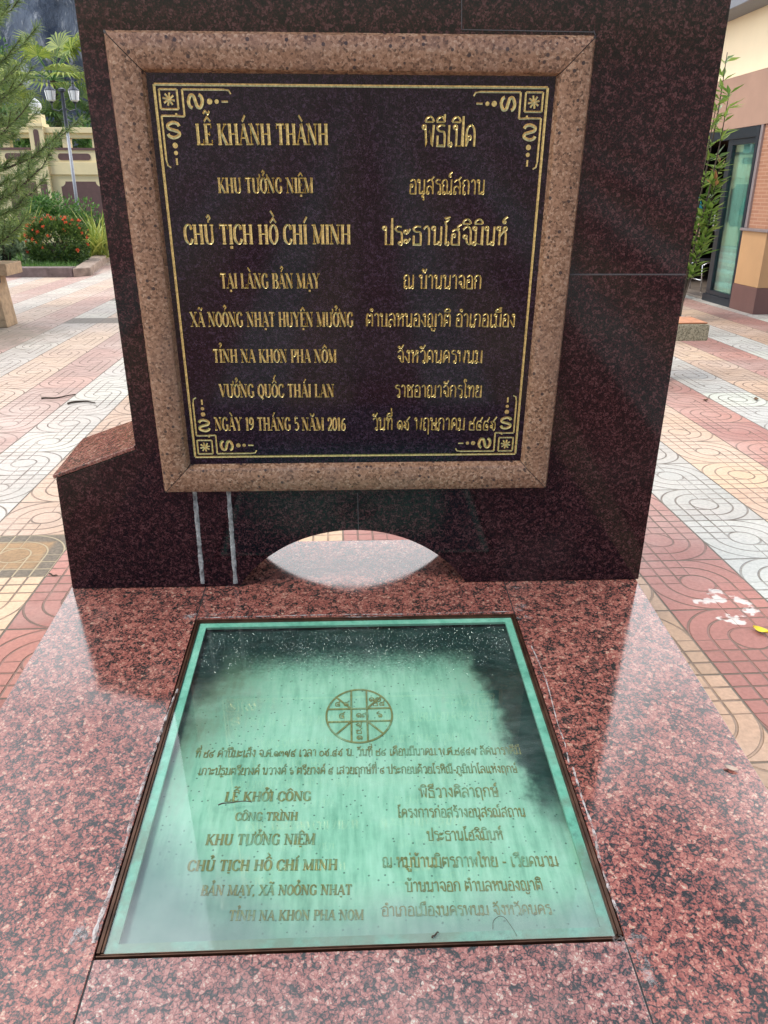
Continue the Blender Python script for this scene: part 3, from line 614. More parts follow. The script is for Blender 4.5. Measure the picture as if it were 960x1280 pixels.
def ribbon(mb, pts, wid, put, closed=False, h=0.0015):
    n = len(pts); rows = []
    for i in range(n):
        a = pts[i - 1] if i else (pts[-2] if closed else pts[0]); b = pts[(i + 1)] if i < n - 1 else (pts[1] if closed else pts[-1])
        t = b - a
        t = t.normalized() if t.length > 1e-9 else Vector((1, 0))
        nrm = Vector((-t.y, t.x)); k = 1.0
        if 0 < i < n - 1:
            d1 = (pts[i] - pts[i - 1]); 
            if d1.length > 1e-9: k = min(1.6, 1 / max(.3, abs(t.dot(d1.normalized()))))
        w = wid(t) * .5
        rows.append((pts[i] + nrm * w * k, pts[i], pts[i] - nrm * w * k))
    vs = []; fs = []
    for l, c, r in rows: vs += [put(l, 0.0002), put(l, h), put(c, .0003), put(r, h), put(r, 0.0002)]
    for i in range(n - 1):
        a = i * 5; fs += [(a + j, a + j + 1, a + j + 6, a + j + 5) for j in range(4)]
    mb.add(vs, fs)
def inscription(txt, p0, p1, height, N, name, mat, parent, T=.195, t=.075, TT=.118, Tt=.085, h=0.0020, drop=0.0):
    """lettering from p0 to p1 along the baseline, capital height 'height', raised along N"""
    p0, p1 = Vector(p0), Vector(p1); U = (p1 - p0); wd = U.length; U.normalize(); N = Vector(N).normalized(); V = N.cross(U)
    adv, g = layout(txt); sx = wd / adv; mb = MB()
    asp = sx / height
    put = lambda q, z: p0 + U * (q.x * sx) + V * (q.y * height) + N * z
    for kd, pts, w, thai in g:
        P = [Vector(p) for p in pts] if kd == 'l' else cat(pts, 4 if thai else 5, w == 'o')
        if thai: f = lambda q: Tt + (TT - Tt) * abs(q.y)
        elif w == 'T': f = lambda q: T
        elif w == 't': f = lambda q: t
        elif w == 'm': f = lambda q: (T + t) * .5
        elif w == 'M': f = lambda q: .115
        else: f = lambda q: t + (T - t) * abs(q.y) ** 1.4
        ribbon(mb, P, f, put, h=h)
    return mb.build(name, mat, parent)

# ------------------------------------------------------------------ ground
def ground_sheet():
    m = MB(); m.add([(-150, -80, 0), (150, -80, 0), (150, 160, 0), (-150, 160, 0)], [(0, 1, 2, 3)])
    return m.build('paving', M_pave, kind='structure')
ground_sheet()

# ------------------------------------------------------------------ plinth (granite slabs set round the glazed pit)
k = K
XL, XR, YB, YF = -.87 * k, .895 * k, 2.355 * k, .36 * k
GX0, GX1, GY0, GY1 = -.457 * k, .473 * k, .873 * k, 1.893 * k      # the glazed opening
pl = thing('granite_plinth', 'low polished red granite plinth of slabs under the dark monument', 'plinth', (0, 1.3 * k, -.06), mon=True)
T_ = .03; gp = .0018
def slab(x0, x1, y0, y1, mat, seg=1):
    m = MB(); m.box((x0 + gp, y0 + gp, -T_), (x1 - gp, y1 - gp, 0)); m.build('slab', mat, pl, bevel=.0012)
slab(XL, GX0, YF, YB, M_red[0]); slab(GX1, XR, YF, YB, M_red[1])
slab(GX0, GX1, GY1, YB, M_red[0]); slab(GX0, GX1, YF, GY0, M_red[2])
m = MB(); x0, x1, y0, y1 = XL + .012, XR - .012, YF + .012, YB - .012
m.box((x0, y0, -.55), (GX0 - .004, y1, -T_ - .001)); m.box((GX1 + .004, y0, -.55), (x1, y1, -T_ - .001))
m.box((GX0 - .004, GY1 + .004, -.55), (GX1 + .004, y1, -T_ - .001)); m.box((GX0 - .004, y0, -.55), (GX1 + .004, GY0 - .004, -T_ - .001))
m.build('core', M_mortar, pl)
m = MB()                                   # dark mortar in the joints, a millimetre below the polish
for xx in (GX0, GX1):
    m = MB(); m.box((xx - .003, YF + .002, -T_), (xx + .003, GY0 - .002, -.0012)); m.build('joint', M_joint, pl)
    m = MB(); m.box((xx - .003, GY1 + .002, -T_), (xx + .003, YB - .002, -.0012)); m.build('joint', M_joint, pl)
def patch(name, c, rx, ry, seed, mat, z=.0012):
    rnd = random.Random(seed); m = MB(); n = 36; vs = [(c[0], c[1], z + .0006)]
    ph = [rnd.uniform(0, 6.28) for _ in range(5)]
    for i in range(n):
        a = 6.283 * i / n; r = 1 + .3 * math.sin(2 * a + ph[0]) + .22 * math.sin(3 * a + ph[1]) + .16 * math.sin(5 * a + ph[2]) + .12 * math.sin(9 * a + ph[3])
        vs.append((c[0] + rx * r * math.cos(a), c[1] + ry * r * math.sin(a), z))
    m.add(vs, [(0, i + 1, (i + 1) % n + 1) for i in range(n)]); return m.build(name, mat, pl)
for i, (px, py, rx, ry) in enumerate([(236, 771, .035, .016), (268, 768, .03, .012), (648, 760, .03, .022), (655, 772, .022, .014), (285, 733, .03, .010), (100, 1180, .022, .045), (96, 1170, .012, .03), (808, 1215, .012, .05), (788, 1180, .03, .03), (640, 735, .03, .008), (455, 772, .12, .004)]):
    patch('cement_smear', on_slab(px, py), rx * .8, ry * .8, i, M_smear, .0012 + .0002 * i)
def strip(name, pxs, w, mat, parent, z=.0022, seed=1, seg=8):
    rnd = random.Random(seed); P = cat([on_slab(*p)[:2] for p in pxs], seg); m = MB(); rows = []
    for i, p in enumerate(P):
        t = (P[min(i + 1, len(P) - 1)] - P[max(i - 1, 0)]).normalized(); nr = Vector((-t.y, t.x)); ww = w * rnd.uniform(.35, 1.0)
        rows += [(p.x + nr.x * ww, p.y + nr.y * ww, z), (p.x, p.y, z + .0015), (p.x - nr.x * ww, p.y - nr.y * ww, z)]
    for i in range(len(P) - 1):
        a = i * 3; m.f += [(a, a + 1, a + 4, a + 3), (a + 1, a + 2, a + 5, a + 4)]; m.mi += [0, 0]
    m.v = rows; return m.build(name, mat, parent)
strip('caulk_line', [(222, 862), (205, 905), (190, 948), (176, 990), (166, 1020), (156, 1060), (140, 1110), (121, 1160), (117, 1180)], .005, M_caulk, pl, seed=3)
strip('caulk_line', [(664, 808), (682, 850), (697, 905), (706, 930), (711, 955)], .0022, M_caulk, pl, seed=5)
strip('caulk_line', [(716, 960), (728, 1000), (742, 1040), (752, 1085), (775, 1150)], .004, M_caulk, pl, seed=7)
strip('caulk_line', [(250, 773), (330, 771), (420, 769), (520, 768), (640, 765)], .0025, M_caulk, pl, seed=9)

# ------------------------------------------------------------------ the sunken case
cs = thing('display_case', 'sunken square case with green engraved plate under dusty glass set in the plinth', 'display case', ((GX0 + GX1) / 2, (GY0 + GY1) / 2, 0), mon=True)
def ring(x0, x1, y0, y1, w, z0, z1, m=None, wf=None):
    m = m or MB()
    m.box((x0, y0, z0), (x1, y0 + (wf or w), z1 if wf is None else .0006)); m.box((x0, y1 - w, z0), (x1, y1, z1)); m.box((x0, y0 + w, z0), (x0 + w, y1 - w, z1)); m.box((x1 - w, y0 + w, z0), (x1, y1 - w, z1)); return m
e = .003
m = ring(GX0 + e, GX1 - e, GY0 + e, GY1 - e, .0065, -.022, .003, None, .003); ring(GX0 + e + .0078, GX1 - e - .0078, GY0 + e + .0042, GY1 - e - .0078, .0042, -.022, .0015, m, .002)
m.build('frame', M_bronze, cs, bevel=.0008)
i0 = e + .0125
m = ring(GX0 + i0, GX1 - i0, GY0 + .0095, GY1 - i0, .022, -.012, -.0045); m.build('seal_strip', M_seal, cs)
PD = -.024
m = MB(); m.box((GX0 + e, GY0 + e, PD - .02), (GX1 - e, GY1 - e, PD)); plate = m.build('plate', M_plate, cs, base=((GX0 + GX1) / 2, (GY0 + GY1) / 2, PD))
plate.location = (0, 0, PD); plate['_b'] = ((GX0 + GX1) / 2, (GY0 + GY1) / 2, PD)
m = ring(GX0 + .004, GX1 - .004, GY0 + .004, GY1 - .004, .012, PD + .0005, -.0135); m.build('pit_wall', M_pit, cs)
m = MB(); m.add([(GX0 + .0153, GY0 + .0094, -.002), (GX1 - .0153, GY0 + .0094, -.002), (GX1 - .0153, GY1 - .0153, -.002), (GX0 + .0153, GY1 - .0153, -.002)], [(0, 1, 2, 3)])
m.build('glass_pane', M_glass, cs)
m = MB(); rnd = random.Random(4)           # droplets of condensation hanging under the far part of the pane
for i in range(2000):
    x = rnd.uniform(GX0 + .05, GX1 - .05); t = abs(rnd.gauss(0, .5)); y = GY1 - .05 - .06 * t - rnd.random() * .22 * (0.4 + .6 * rnd.random())
    r = rnd.uniform(.0008, .0027) * (1.15 if rnd.random() < .15 else .85); n = 6; vs = []
    for rr, zz in ((1, 0), (.72, -.42)):
        vs += [(x + r * rr * math.cos(6.283 * q / n), y + r * rr * math.sin(6.283 * q / n) * 1.2, -.0024 + zz * r) for q in range(n)]
    vs.append((x, y, -.0024 - .62 * r))
    m.add(vs, [(q, (q + 1) % n, n + (q + 1) % n, n + q) for q in range(n)] + [(n + q, n + (q + 1) % n, 2 * n) for q in range(n)])
m.build('condensation', M_drop, cs, smooth=True, kind='stuff')
Zt = PD + .0006
def on_plate(px, py): return on_slab(px, py, Zt)
PLATE = [("ที่ ๒๘ ค่ำปีมะเส็ง จ.ศ.๑๓๗๕ เวลา ๐๙.๕๙ น. วันที่ ๒๘ เดือนมีนาคม พ.ศ.๒๕๕๗ ลัคนาราศีมี", 243, 652, 947, 943, 8.5),
         ("เกาะปฐมตรียางค์ นวางค์ ๖ ตรียางค์ ๕ เสวยฤกษ์ที่ ๔ ประกอบด้วยโรหิณี-ภูมิปาโลแห่งฤกษ์", 247, 648, 969, 966, 8.5),
         ("LỄ KHỞI CÔNG", 280, 389, 1002, 1001, 11.5), ("พิธีวางศิลาฤกษ์", 524, 625, 997, 996, 11.5),
         ("CÔNG TRÌNH", 293, 372, 1026, 1025.5, 10), ("โครงการก่อสร้างอนุสรณ์สถาน", 497, 658, 1022, 1021, 10.5),
         ("KHU TƯỞNG NIỆM", 256, 394, 1056.5, 1055.5, 13), ("ประธานโฮจิมินห์", 534, 630, 1051, 1050, 11.5),
         ("CHỦ TỊCH HỒ CHÍ MINH", 233, 422, 1089, 1087.5, 13), ("ณ หมู่บ้านมิตรภาพไทย - เวียดนาม", 478, 699, 1084.5, 1083, 12.5),
         ("BẢN MẠY, XÃ NOỎNG NHẠT", 250, 440, 1119.5, 1118.5, 12.5), ("บ้านนาจอก ตำบลหนองญาติ", 507, 680, 1115, 1113, 12),
         ("TỈNH NA KHON PHA NOM", 285, 455, 1151, 1150, 12.5), ("อำเภอเมืองนครพนม จังหวัดนคร", 477, 691, 1145.5, 1143, 12)]
for txt, xa, xb, ya, yb, hp in PLATE:
    a, b = on_plate(xa, ya), on_plate(xb, yb); top = on_plate((xa + xb) / 2, (ya + yb) / 2 - hp); bas = on_plate((xa + xb) / 2, (ya + yb) / 2)
    inscription(txt, a, b, (top - bas).length, (0, 0, 1), 'inscription', M_goldw, plate, h=.0012)
def diagram():                              # the horoscope wheel engraved on the plate
    c = on_plate(449, 894); rx = (on_plate(490, 894) - on_plate(408, 894)).length / 2; ry = (on_plate(449, 861) - on_plate(449, 927)).length / 2
    m = MB(); put = lambda q, z: Vector((c.x + q.x * rx, c.y + q.y * ry, Zt + z)); w = lambda q: .055
    ribbon(m, [Vector((math.cos(a * math.pi / 24), math.sin(a * math.pi / 24))) for a in range(49)], w, put, True)
    for s in (-.24, .24):
        e_ = math.sqrt(1 - s * s); ribbon(m, [Vector((s, -e_)), Vector((s, e_))], w, put); ribbon(m, [Vector((-e_, s)), Vector((e_, s))], w, put)
    for sx in (-1, 1):
        for sy in (-1, 1): ribbon(m, [Vector((sx * .24, sy * .24)), Vector((sx * .707, sy * .707))], w, put)
    m.build('diagram', M_goldw, plate)
    for ch, x, y, hh in (('๑๓', -.1, -.1, .2), ('๕', -.62, -.1, .2), ('๖', .52, -.1, .2), ('๕', -.75, .36, .18), ('๘', -.48, .36, .18), ('๑๐', .3, .5, .2), ('๒', .42, .34, .16), ('๕', .62, .34, .16), ('๗', -.1, -.45, .17), ('๒', -.1, -.68, .17), ('๑', -.1, -.9, .17)):
        a = put(Vector((x, y)), 0); n = len(ch); b = put(Vector((x + .2 * n, y)), 0)
        inscription(ch, a, b, hh * ry * 1.1, (0, 0, 1), 'inscription', M_goldw, plate, TT=.12, Tt=.1, h=.001)
diagram()

# ------------------------------------------------------------------ the monument
YFR = 2.07 * k; YBK = 2.36 * k
mo = thing('granite_monument', 'tall dark maroon polished granite monument with stepped left side and arch at its foot', 'monument', (0, 2.2 * k, 0), mon=True)
out_ = [(-.863, .0015), (-.846, .372), (-.609, .458), (-.596, 1.78), (.872, 1.78), (.883, .94), (.901, .0015), (.351, .0015)]
Ra = (.351 ** 2 + .19 ** 2) / (2 * .19); zc = .19 - Ra; a0 = math.asin(.351 / Ra)
for i in range(1, 32):
    a = a0 - 2 * a0 * i / 32; out_.append((Ra * math.sin(a), zc + Ra * math.cos(a) + .0015))
out_.append((-.351, .0015))
m = MB(); m.prism([(x * k, YFR, z * k) for x, z in out_], (0, YBK - YFR, 0)); body = m.build('body', M_dark, mo, bevel=.0025)
m = MB()                                    # added cap: the step top's sky-lit look put into its colour
a, b = Vector((-.850 * k, 0, .3735 * k)), Vector((-.6085 * k, 0, .4600 * k)); nrm = Vector((-(b - a).z, 0, (b - a).x)).normalized()
m.prism([a + Vector((0, YFR - .004, 0)), b + Vector((0, YFR - .004, 0)), b + nrm * .011 + Vector((0, YFR - .004, 0)), a + nrm * .011 + Vector((0, YFR - .004, 0))], (0, YBK - YFR, 0)); m.build('lit_step_top', M_litstep, mo, bevel=.0015)
m = MB()
def fs(p, q, w):                            # a joint line on the front face
    p = on_front(*p, YFR); q = on_front(*q, YFR); d = (q - p).normalized(); n_ = Vector((-d.z, 0, d.x)) * w / 2; o_2 = Vector((0, -.0012, 0))
    m = MB(); m.prism([p + n_ + o_2, q + n_ + o_2, q - n_ + o_2, p - n_ + o_2], (0, .0008, 0)); m.build('joint', M_seam, mo)
fs((712, 343), (857, 343), .004); fs((577, 0), (577, 37), .002); fs((578, 37), (742, 40), .002); fs((742, 38), (744, 44), .002); fs((447, 616), (448, 662), .0018)
m = MB(); rnd = random.Random(2)
for (xa, xb) in ((243, 253.5), (285.5, 294.5)):   # two rough mortar runs below the plaque
    rows = []; vs = []
    for i in range(61):
        t = i / 60; c = on_front(xa + (xb - xa) * t, 612 + (729.5 - 612) * t, YFR); w = .0078 * (.9 + .1 * math.sin(t * 9 + xa) * math.sin(t * 23)) * rnd.uniform(.85, 1.12)
        vs += [(c.x - w, YFR - .0008, c.z), (c.x - w * .3, YFR - .0026 * rnd.uniform(.5, 1), c.z), (c.x + w * .4, YFR - .0026 * rnd.uniform(.5, 1), c.z), (c.x + w, YFR - .0008, c.z)]
    mm = MB(); mm.add(vs, [(i * 4 + j, i * 4 + j + 1, i * 4 + j + 5, i * 4 + j + 4) for i in range(60) for j in range(3)]); mm.build('mortar_run', M_mortar, mo)

# ------------------------------------------------------------------ the plaque
YP = YFR - .006
pq = thing('commemorative_plaque', 'framed square plaque with gilt Vietnamese and Thai lettering on the dark monument', 'plaque', (0, YFR, .9 * k), mon=True)
OX0, OX1, OZ0, OZ1 = -.538 * k, .568 * k, .334 * k, 1.469 * k
IX0, IX1, IZ0, IZ1 = -.458 * k, .487 * k, .416 * k, 1.387 * k
prof = [(0, 0), (0, .020), (.07, .031), (.12, .033), (.5, .032), (.80, .029), (.90, .024), (.965, .014), (1, .001)]
def rail(side):
    m = MB(); vs = []
    for t, h in prof:
        x0 = OX0 + (IX0 - OX0) * t; x1 = OX1 + (IX1 - OX1) * t; z0 = OZ0 + (IZ0 - OZ0) * t; z1 = OZ1 + (IZ1 - OZ1) * t; y = YFR - .0005 - h; g_ = .0016
        vs += {'t': [(x0 + g_, y, z1), (x1 - g_, y, z1)], 'b': [(x0 + g_, y, z0), (x1 - g_, y, z0)], 'l': [(x0, y, z0 + g_), (x0, y, z1 - g_)], 'r': [(x1, y, z0 + g_), (x1, y, z1 - g_)]}[side]
    n = len(prof); m.add(vs, [(2 * i, 2 * i + 1, 2 * i + 3, 2 * i + 2) for i in range(n - 1)] + [tuple(2 * i for i in range(n))] + [tuple(2 * i + 1 for i in range(n))[::-1]])
    o = m.build('frame_rail', M_frame, pq)
    bm = bmesh.new(); bm.from_mesh(o.data); bmesh.ops.recalc_face_normals(bm, faces=bm.faces); bm.to_mesh(o.data); bm.free()
    for p in o.data.polygons: p.use_smooth = True
    o.data.set_sharp_from_angle(angle=R(28))
for s_ in 'tblr': rail(s_)
m = MB()
for (ox, oz, ix, iz) in ((OX0, OZ1, IX0, IZ1), (OX1, OZ1, IX1, IZ1), (OX0, OZ0, IX0, IZ0), (OX1, OZ0, IX1, IZ0)):
    d = Vector((ix - ox, 0, iz - oz)); n_ = Vector((-d.z, 0, d.x)).normalized() * .003
    m = MB()
    for (t0, h0), (t1, h1) in zip(prof[1:-1], prof[2:]):
        a = Vector((ox, YFR + .001 - h0, oz)) + d * t0; b = Vector((ox, YFR + .001 - h1, oz)) + d * t1
        m.add([a + n_, b + n_, b - n_, a - n_], [(0, 1, 2, 3)])
    m.build('mitre_joint', M_joint, pq)
m = MB(); m.box((IX0 - .01, YP, IZ0 - .01), (IX1 + .01, YFR - .001, IZ1 + .01)); panel = m.build('panel', M_panel, pq)
YT = YP - .0006
def on_panel(px, py): return on_front(px, py, YT)
A, B_, C_, D_ = on_panel(193, 104), on_panel(685, 111), on_panel(643, 572), on_panel(243, 566)
bx0, bx1, bz0, bz1 = (A.x + D_.x) / 2, (B_.x + C_.x) / 2, (C_.z + D_.z) / 2, (A.z + B_.z) / 2
def flat(m, pts, w, h=.0012, closed=False):
    put = lambda q, z: Vector((q.x, YT - z, q.y)); ribbon(m, [Vector(p) for p in pts], lambda q: w, put, closed, h)
m = MB(); w_ = .0064
for p, q in (((bx0, bz0), (bx1, bz0)), ((bx1, bz0), (bx1, bz1)), ((bx1, bz1), (bx0, bz1)), ((bx0, bz1), (bx0, bz0))): flat(m, [p, q], w_)
m.build('border', M_gold, panel)
def ornament(cx, cz, sx, sz):
    m = MB(); u = .0088                     # unit; x to the inside, z to the inside
    P = lambda a, b: (cx + sx * a * u, cz + sz * b * u)
    lw = .0048
    def L(*pts): flat(m, [P(*p) for p in pts], lw)
    L((1.2, 1.2), (6.2, 1.2)); L((6.2, 1.2), (6.2, 6.2)); L((6.2, 6.2), (1.2, 6.2)); L((1.2, 6.2), (1.2, 1.2))
    for a in range(4):
        c_, s_ = math.cos(a * math.pi / 4 + .2), math.sin(a * math.pi / 4 + .2); L((3.7 - 1.7 * c_, 3.7 - 1.7 * s_), (3.7 + 1.7 * c_, 3.7 + 1.7 * s_))
    L((5.4, 8.0), (7.7, 8.0)); L((7.7, 8.0), (7.7, 1.2)); L((7.7, 1.2), (19.5, 1.2)); flat(m, [P(x, y) for x, y in ((19.5, 1.2), (20.8, 1.4), (21.3, 2.3))], lw * .8)
    L((5.4, 8.0), (5.4, 7.2)); L((1.2, 7.9), (6.2, 7.9)); L((1.2, 7.9), (1.2, 19.5)); flat(m, [P(x, y) for x, y in ((1.2, 19.5), (1.5, 21), (2.4, 21.5))], lw * .8)
    S = [(-1.5, .9), (-1.1, 1.5), (0, 1.75), (1.3, 1.2), (1.2, .4), (0, 0), (-1.2, -.4), (-1.3, -1.2), (0, -1.75), (1.1, -1.5), (1.5, -.9)]
    put = lambda q, z: Vector((q.x, YT - z, q.y))
    for (ox, oz, rot) in ((11.2, 4.2, 1), (4.2, 11.6, 0)):
        pts = [(ox + (y if rot else x) * 1.12, oz + (x if rot else y) * 1.12) for x, y in S]
        ribbon(m, [Vector(P(*q)) for q in cat(pts, 4)], lambda q: .0080, put)
        for kk, rr in ((4.0, .78), (6.0, .6)):
            c = (ox + kk, oz) if rot else (ox, oz + kk)
            vs = [put(Vector(P(c[0] + rr * math.cos(6.283 * q / 10), c[1] + rr * math.sin(6.283 * q / 10))), .001) for q in range(10)]; m.add(vs, [tuple(range(10))])
        if rot: L((ox + 7.4, oz), (ox + 9.2, oz))
        else: L((ox, oz + 7.4), (ox, oz + 9.2))
    m.build('corner_ornament', M_gold, panel)
ornament(bx0, bz1, 1, -1); ornament(bx1, bz1, -1, -1); ornament(bx0, bz0, 1, 1); ornament(bx1, bz0, -1, 1)
LINES = [("LỄ KHÁNH THÀNH", 246, 411, 180.8, 180.8, 26), ("พิธีเปิด", 527, 595, 182.6, 183.2, 26.5),
         ("KHU TƯỞNG NIỆM", 273, 392, 241, 241, 18.8), ("อนุสรณ์สถาน", 511, 606, 242.4, 243, 18.2),
         ("CHỦ TỊCH HỒ CHÍ MINH", 231, 439, 304.6, 304.8, 24), ("ประธานโฮจิมินห์", 478, 634, 306, 306.4, 23.3),
         ("TẠI LÀNG BẢN MẠY", 276, 400, 360, 360, 18.3), ("ณ บ้านนาจอก", 504, 602, 360.4, 361, 17),
         ("XÃ NOỎNG NHẠT HUYỆN MƯỞNG", 239, 442, 407.8, 408, 17.8), ("ตำบลหนองญาติ อำเภอเมือง", 457, 644, 407.8, 408.4, 16.2),
         ("TỈNH NA KHON PHA NÔM", 267, 421, 452.6, 452.8, 16.2), ("จังหวัดนครพนม", 496, 603, 453, 453.6, 15.6),
         ("VƯỞNG QUỐC THÁI LAN", 275, 418, 496, 496, 16), ("ราชอาณาจักรไทย", 493, 602, 496, 496.4, 14.8),
         ("NGÀY 19 THÁNG 5 NĂM 2016", 269, 432, 537.4, 537.6, 15.8), ("วันที่ ๑๙ พฤษภาคม ๒๕๕๙", 465, 621, 537, 537.4, 15)]
for txt, xa, xb, ya, yb, hp in LINES:
    a, b = on_panel(xa, ya), on_panel(xb, yb); c = on_panel((xa + xb) / 2, (ya + yb) / 2 - hp); d = on_panel((xa + xb) / 2, (ya + yb) / 2)
    inscription(txt, a, b, (c - d).length, (0, -1, 0), 'inscription', M_gold, panel)

# ================================================================== surroundings
def leaf_quad(mb, p, d, n, L, w, fold=0.0):
    """pointed leaf from p along d, lying across normal n"""
    d = d.normalized(); s = d.cross(n); s = s.normalized() if s.length > 1e-6 else Vector((1, 0, 0)); n2 = s.cross(d)
    a = p; b = p + d * L * .45 + s * w * .5 + n2 * fold * L; c = p + d * L - n2 * fold * L * 1.5; e_ = p + d * L * .45 - s * w * .5 + n2 * fold * L
    mb.add([a, b, c, e_], [(0, 1, 2, 3)])
def rv(rnd): 
    while True:
        v = Vector((rnd.uniform(-1, 1), rnd.uniform(-1, 1), rnd.uniform(-1, 1)))
        if .05 < v.length < 1: return v.normalized()
def clump_cloud(mb, rnd, c, rad, n, L, w, clumps=14, up=.35, mb2=None, p2=0, flat=1.0):
    """leaves gathered in uneven clumps through an ellipsoid"""
    C = []
    for _ in range(clumps):
        v = rv(rnd) * (rnd.random() ** .5); C.append((Vector((c[0] + v.x * rad[0], c[1] + v.y * rad[1], c[2] + v.z * rad[2])), rnd.uniform(.22, .42)))
    for i in range(n):
        q, s = C[rnd.randrange(clumps)]
        o = rv(rnd); r_ = rnd.random() ** .4; p = q + Vector((o.x * rad[0], o.y * rad[1], o.z * rad[2] * flat)) * s * r_
        if p.z < .03: p.z = .03 + rnd.random() * .05
        d = (o + rv(rnd) * .7 + Vector((0, 0, up))); t = mb2 if mb2 is not None and rnd.random() < p2 else mb
        leaf_quad(t, p, d, rv(rnd), L * rnd.uniform(.6, 1.25), w * rnd.uniform(.7, 1.2), .04)

# ---- lawn bed and kerb on the left
LX = world_at(97, 346, 15.2)
kb = thing('stone_kerb', 'low weathered stone kerb edging the lawn behind the paving', 'kerb', (-4.8, 15.3, 0))
m = MB(); m.box((-11.0, 15.15, -.05), (-4.75, 15.42, .17)); m.build('kerb_stone', M_kerbd, kb, bevel=.02)
m = MB()
m.prism([(-4.74, 15.16, -.05), (-4.5, 15.42, -.05), (-5.9, 24.0, -.05), (-6.2, 24.0, -.05)], (0, 0, .20)); m.build('kerb_stone', M_kerb, kb, bevel=.02)
m = MB(); m.add([(-40, 15.42, .10), (-4.78, 15.42, .10), (-6.1, 23.9, .10), (-40, 23.9, .10)], [(0, 1, 2, 3)]); m.build('lawn', M_soil, kind='structure')
m = MB(); rnd = random.Random(9)
for i in range(9000):
    y = 15.45 + 7.5 * rnd.random() ** 1.5; x = rnd.uniform(-9.5, -4.85 - (y - 15.4) * .16); h = rnd.uniform(.05, .13)
    p = Vector((x, y, .1)); d = Vector((rnd.uniform(-.5, .5), rnd.uniform(-.5, .5), 1)); leaf_quad(m, p, d, rv(rnd), h, .014)
m.build('grass', M_grass, label='short bright green grass on the lawn behind the stone kerb', cat='grass', kind='stuff')

# ---- bushes
def bush(name, label, c, rad, n, L, w, mat, seed, clumps=16, stem=None, group=None):
    rnd = random.Random(seed); t = thing(name, label, 'plant', (c[0], c[1], .1), group)
    m = MB(); clump_cloud(m, rnd, c, rad, n, L, w, clumps); m.build('foliage', mat, t)
    m = MB()
    for q in range(7):
        a = rnd.uniform(0, 6.28); m.tube([(c[0] + .05 * math.cos(a), c[1] + .05 * math.sin(a), .05), (c[0] + rad[0] * .25 * math.cos(a), c[1] + rad[1] * .25 * math.sin(a), c[2] * .8), (c[0] + rad[0] * .5 * math.cos(a), c[1] + rad[1] * .5 * math.sin(a), c[2] * 1.25)], [.03, .02, .008], 6)
    m.build('stem', M_bark, t); return t
rnd = random.Random(21)
c = Vector((-5.52, 17.0, .52)); ix = thing('flowering_bush', 'clipped dark green bush covered with small orange red flowers', 'bush', (c.x, c.y, .1))
m = MB(); mf = MB()
for i in range(5600):
    v = rv(rnd); r_ = .55 + .45 * rnd.random() ** .5
    e_ = lambda q: math.copysign(abs(q) ** .62, q)
    p = Vector((c.x + e_(v.x) * .52 * r_, c.y + e_(v.y) * .50 * r_, max(.12, c.z + e_(v.z) * .42 * r_))) + rv(rnd) * .05
    leaf_quad(m, p, v + rv(rnd) * .8 + Vector((0, 0, .4)), rv(rnd), rnd.uniform(.05, .10), .035, .05)
m.build('foliage', M_bush, ix)
for i in range(96):
    v = rv(rnd); v.z = abs(v.z) * 1.5 - .25; v.normalize(); e_ = lambda q: math.copysign(abs(q) ** .62, q)
    p = Vector((c.x + e_(v.x) * .53, c.y + e_(v.y) * .51, max(.2, c.z + e_(v.z) * .44))) + rv(rnd) * .04; fl = MB(); fs_ = rnd.uniform(.03, .062)
    for q in range(14):
        d = (rv(rnd) + v * .9).normalized(); leaf_quad(fl, p, d, rv(rnd), fs_, fs_ * .55, .1)
    fl.build('flower_cluster', M_flower, ix)
m = MB()
for q in range(6): m.tube([(c.x + rnd.uniform(-.15, .15), c.y + rnd.uniform(-.1, .1), .05), (c.x + rnd.uniform(-.3, .3), c.y, .5)], [.025, .012], 6)
m.build('stem', M_bark, ix)

def straps(name, label, c, n, L, w, mat, seed, spread=.55, z0=.1):
    rnd = random.Random(seed); t = thing(name, label, 'plant', (c[0], c[1], z0)); m = MB()
    for i in range(n):
        b = Vector((c[0] + rnd.gauss(0, .12), c[1] + rnd.gauss(0, .12), z0)); a = rnd.uniform(0, 6.28); tl = rnd.uniform(.25, 1.0) * spread
        d = Vector((math.cos(a) * tl, math.sin(a) * tl, 1)).normalized(); l = L * rnd.uniform(.6, 1.1); side = d.cross(Vector((0, 0, 1))).normalized() if tl > .05 else Vector((1, 0, 0))
        vs = []; n_ = 6
        for j in range(n_ + 1):
            s = j / n_; p = b + d * l * s + Vector((math.cos(a), math.sin(a), -.75)) * l * .42 * s * s * tl; ww = w * (1 - s) ** .6 * (.55 + .45 * min(1, s * 4)) * .5
            vs += [p - side * ww, p + side * ww]
        m.add(vs, [(2 * j, 2 * j + 1, 2 * j + 3, 2 * j + 2) for j in range(n_)])
    m.build('leaves', mat, t); return t
straps('strap_leaf_plant', 'yellow green variegated strap leaved clump right of the flowering bush', (-5.18, 18.6, 0), 150, 1.25, .05, M_yellow, 3, 1.0)
straps('strap_leaf_plant', 'yellowish strap leaved clump behind the pine branches', (-7.15, 19.6, 0), 150, 1.3, .05, M_yellow, 8, 1.0)
bush('hedge_shrub', 'rounded mid green shrub between flowering bush and yellow wall', (-6.55, 20.6, .72), (1.15, .6, .66), 3600, .11, .05, M_hedge, 31, 26)
bush('white_edged_shrub', 'loose shrub with pale edged leaves and dark stem left of the flowering bush', (-6.45, 16.6, .45), (.42, .35, .38), 700, .13, .05, M_vshrub, 33, 14)
bush('hedge_shrub', 'dark green shrub at the far left behind the pine', (-8.6, 20.3, .7), (1.0, .6, .6), 2400, .11, .05, M_hedge, 36, 20)

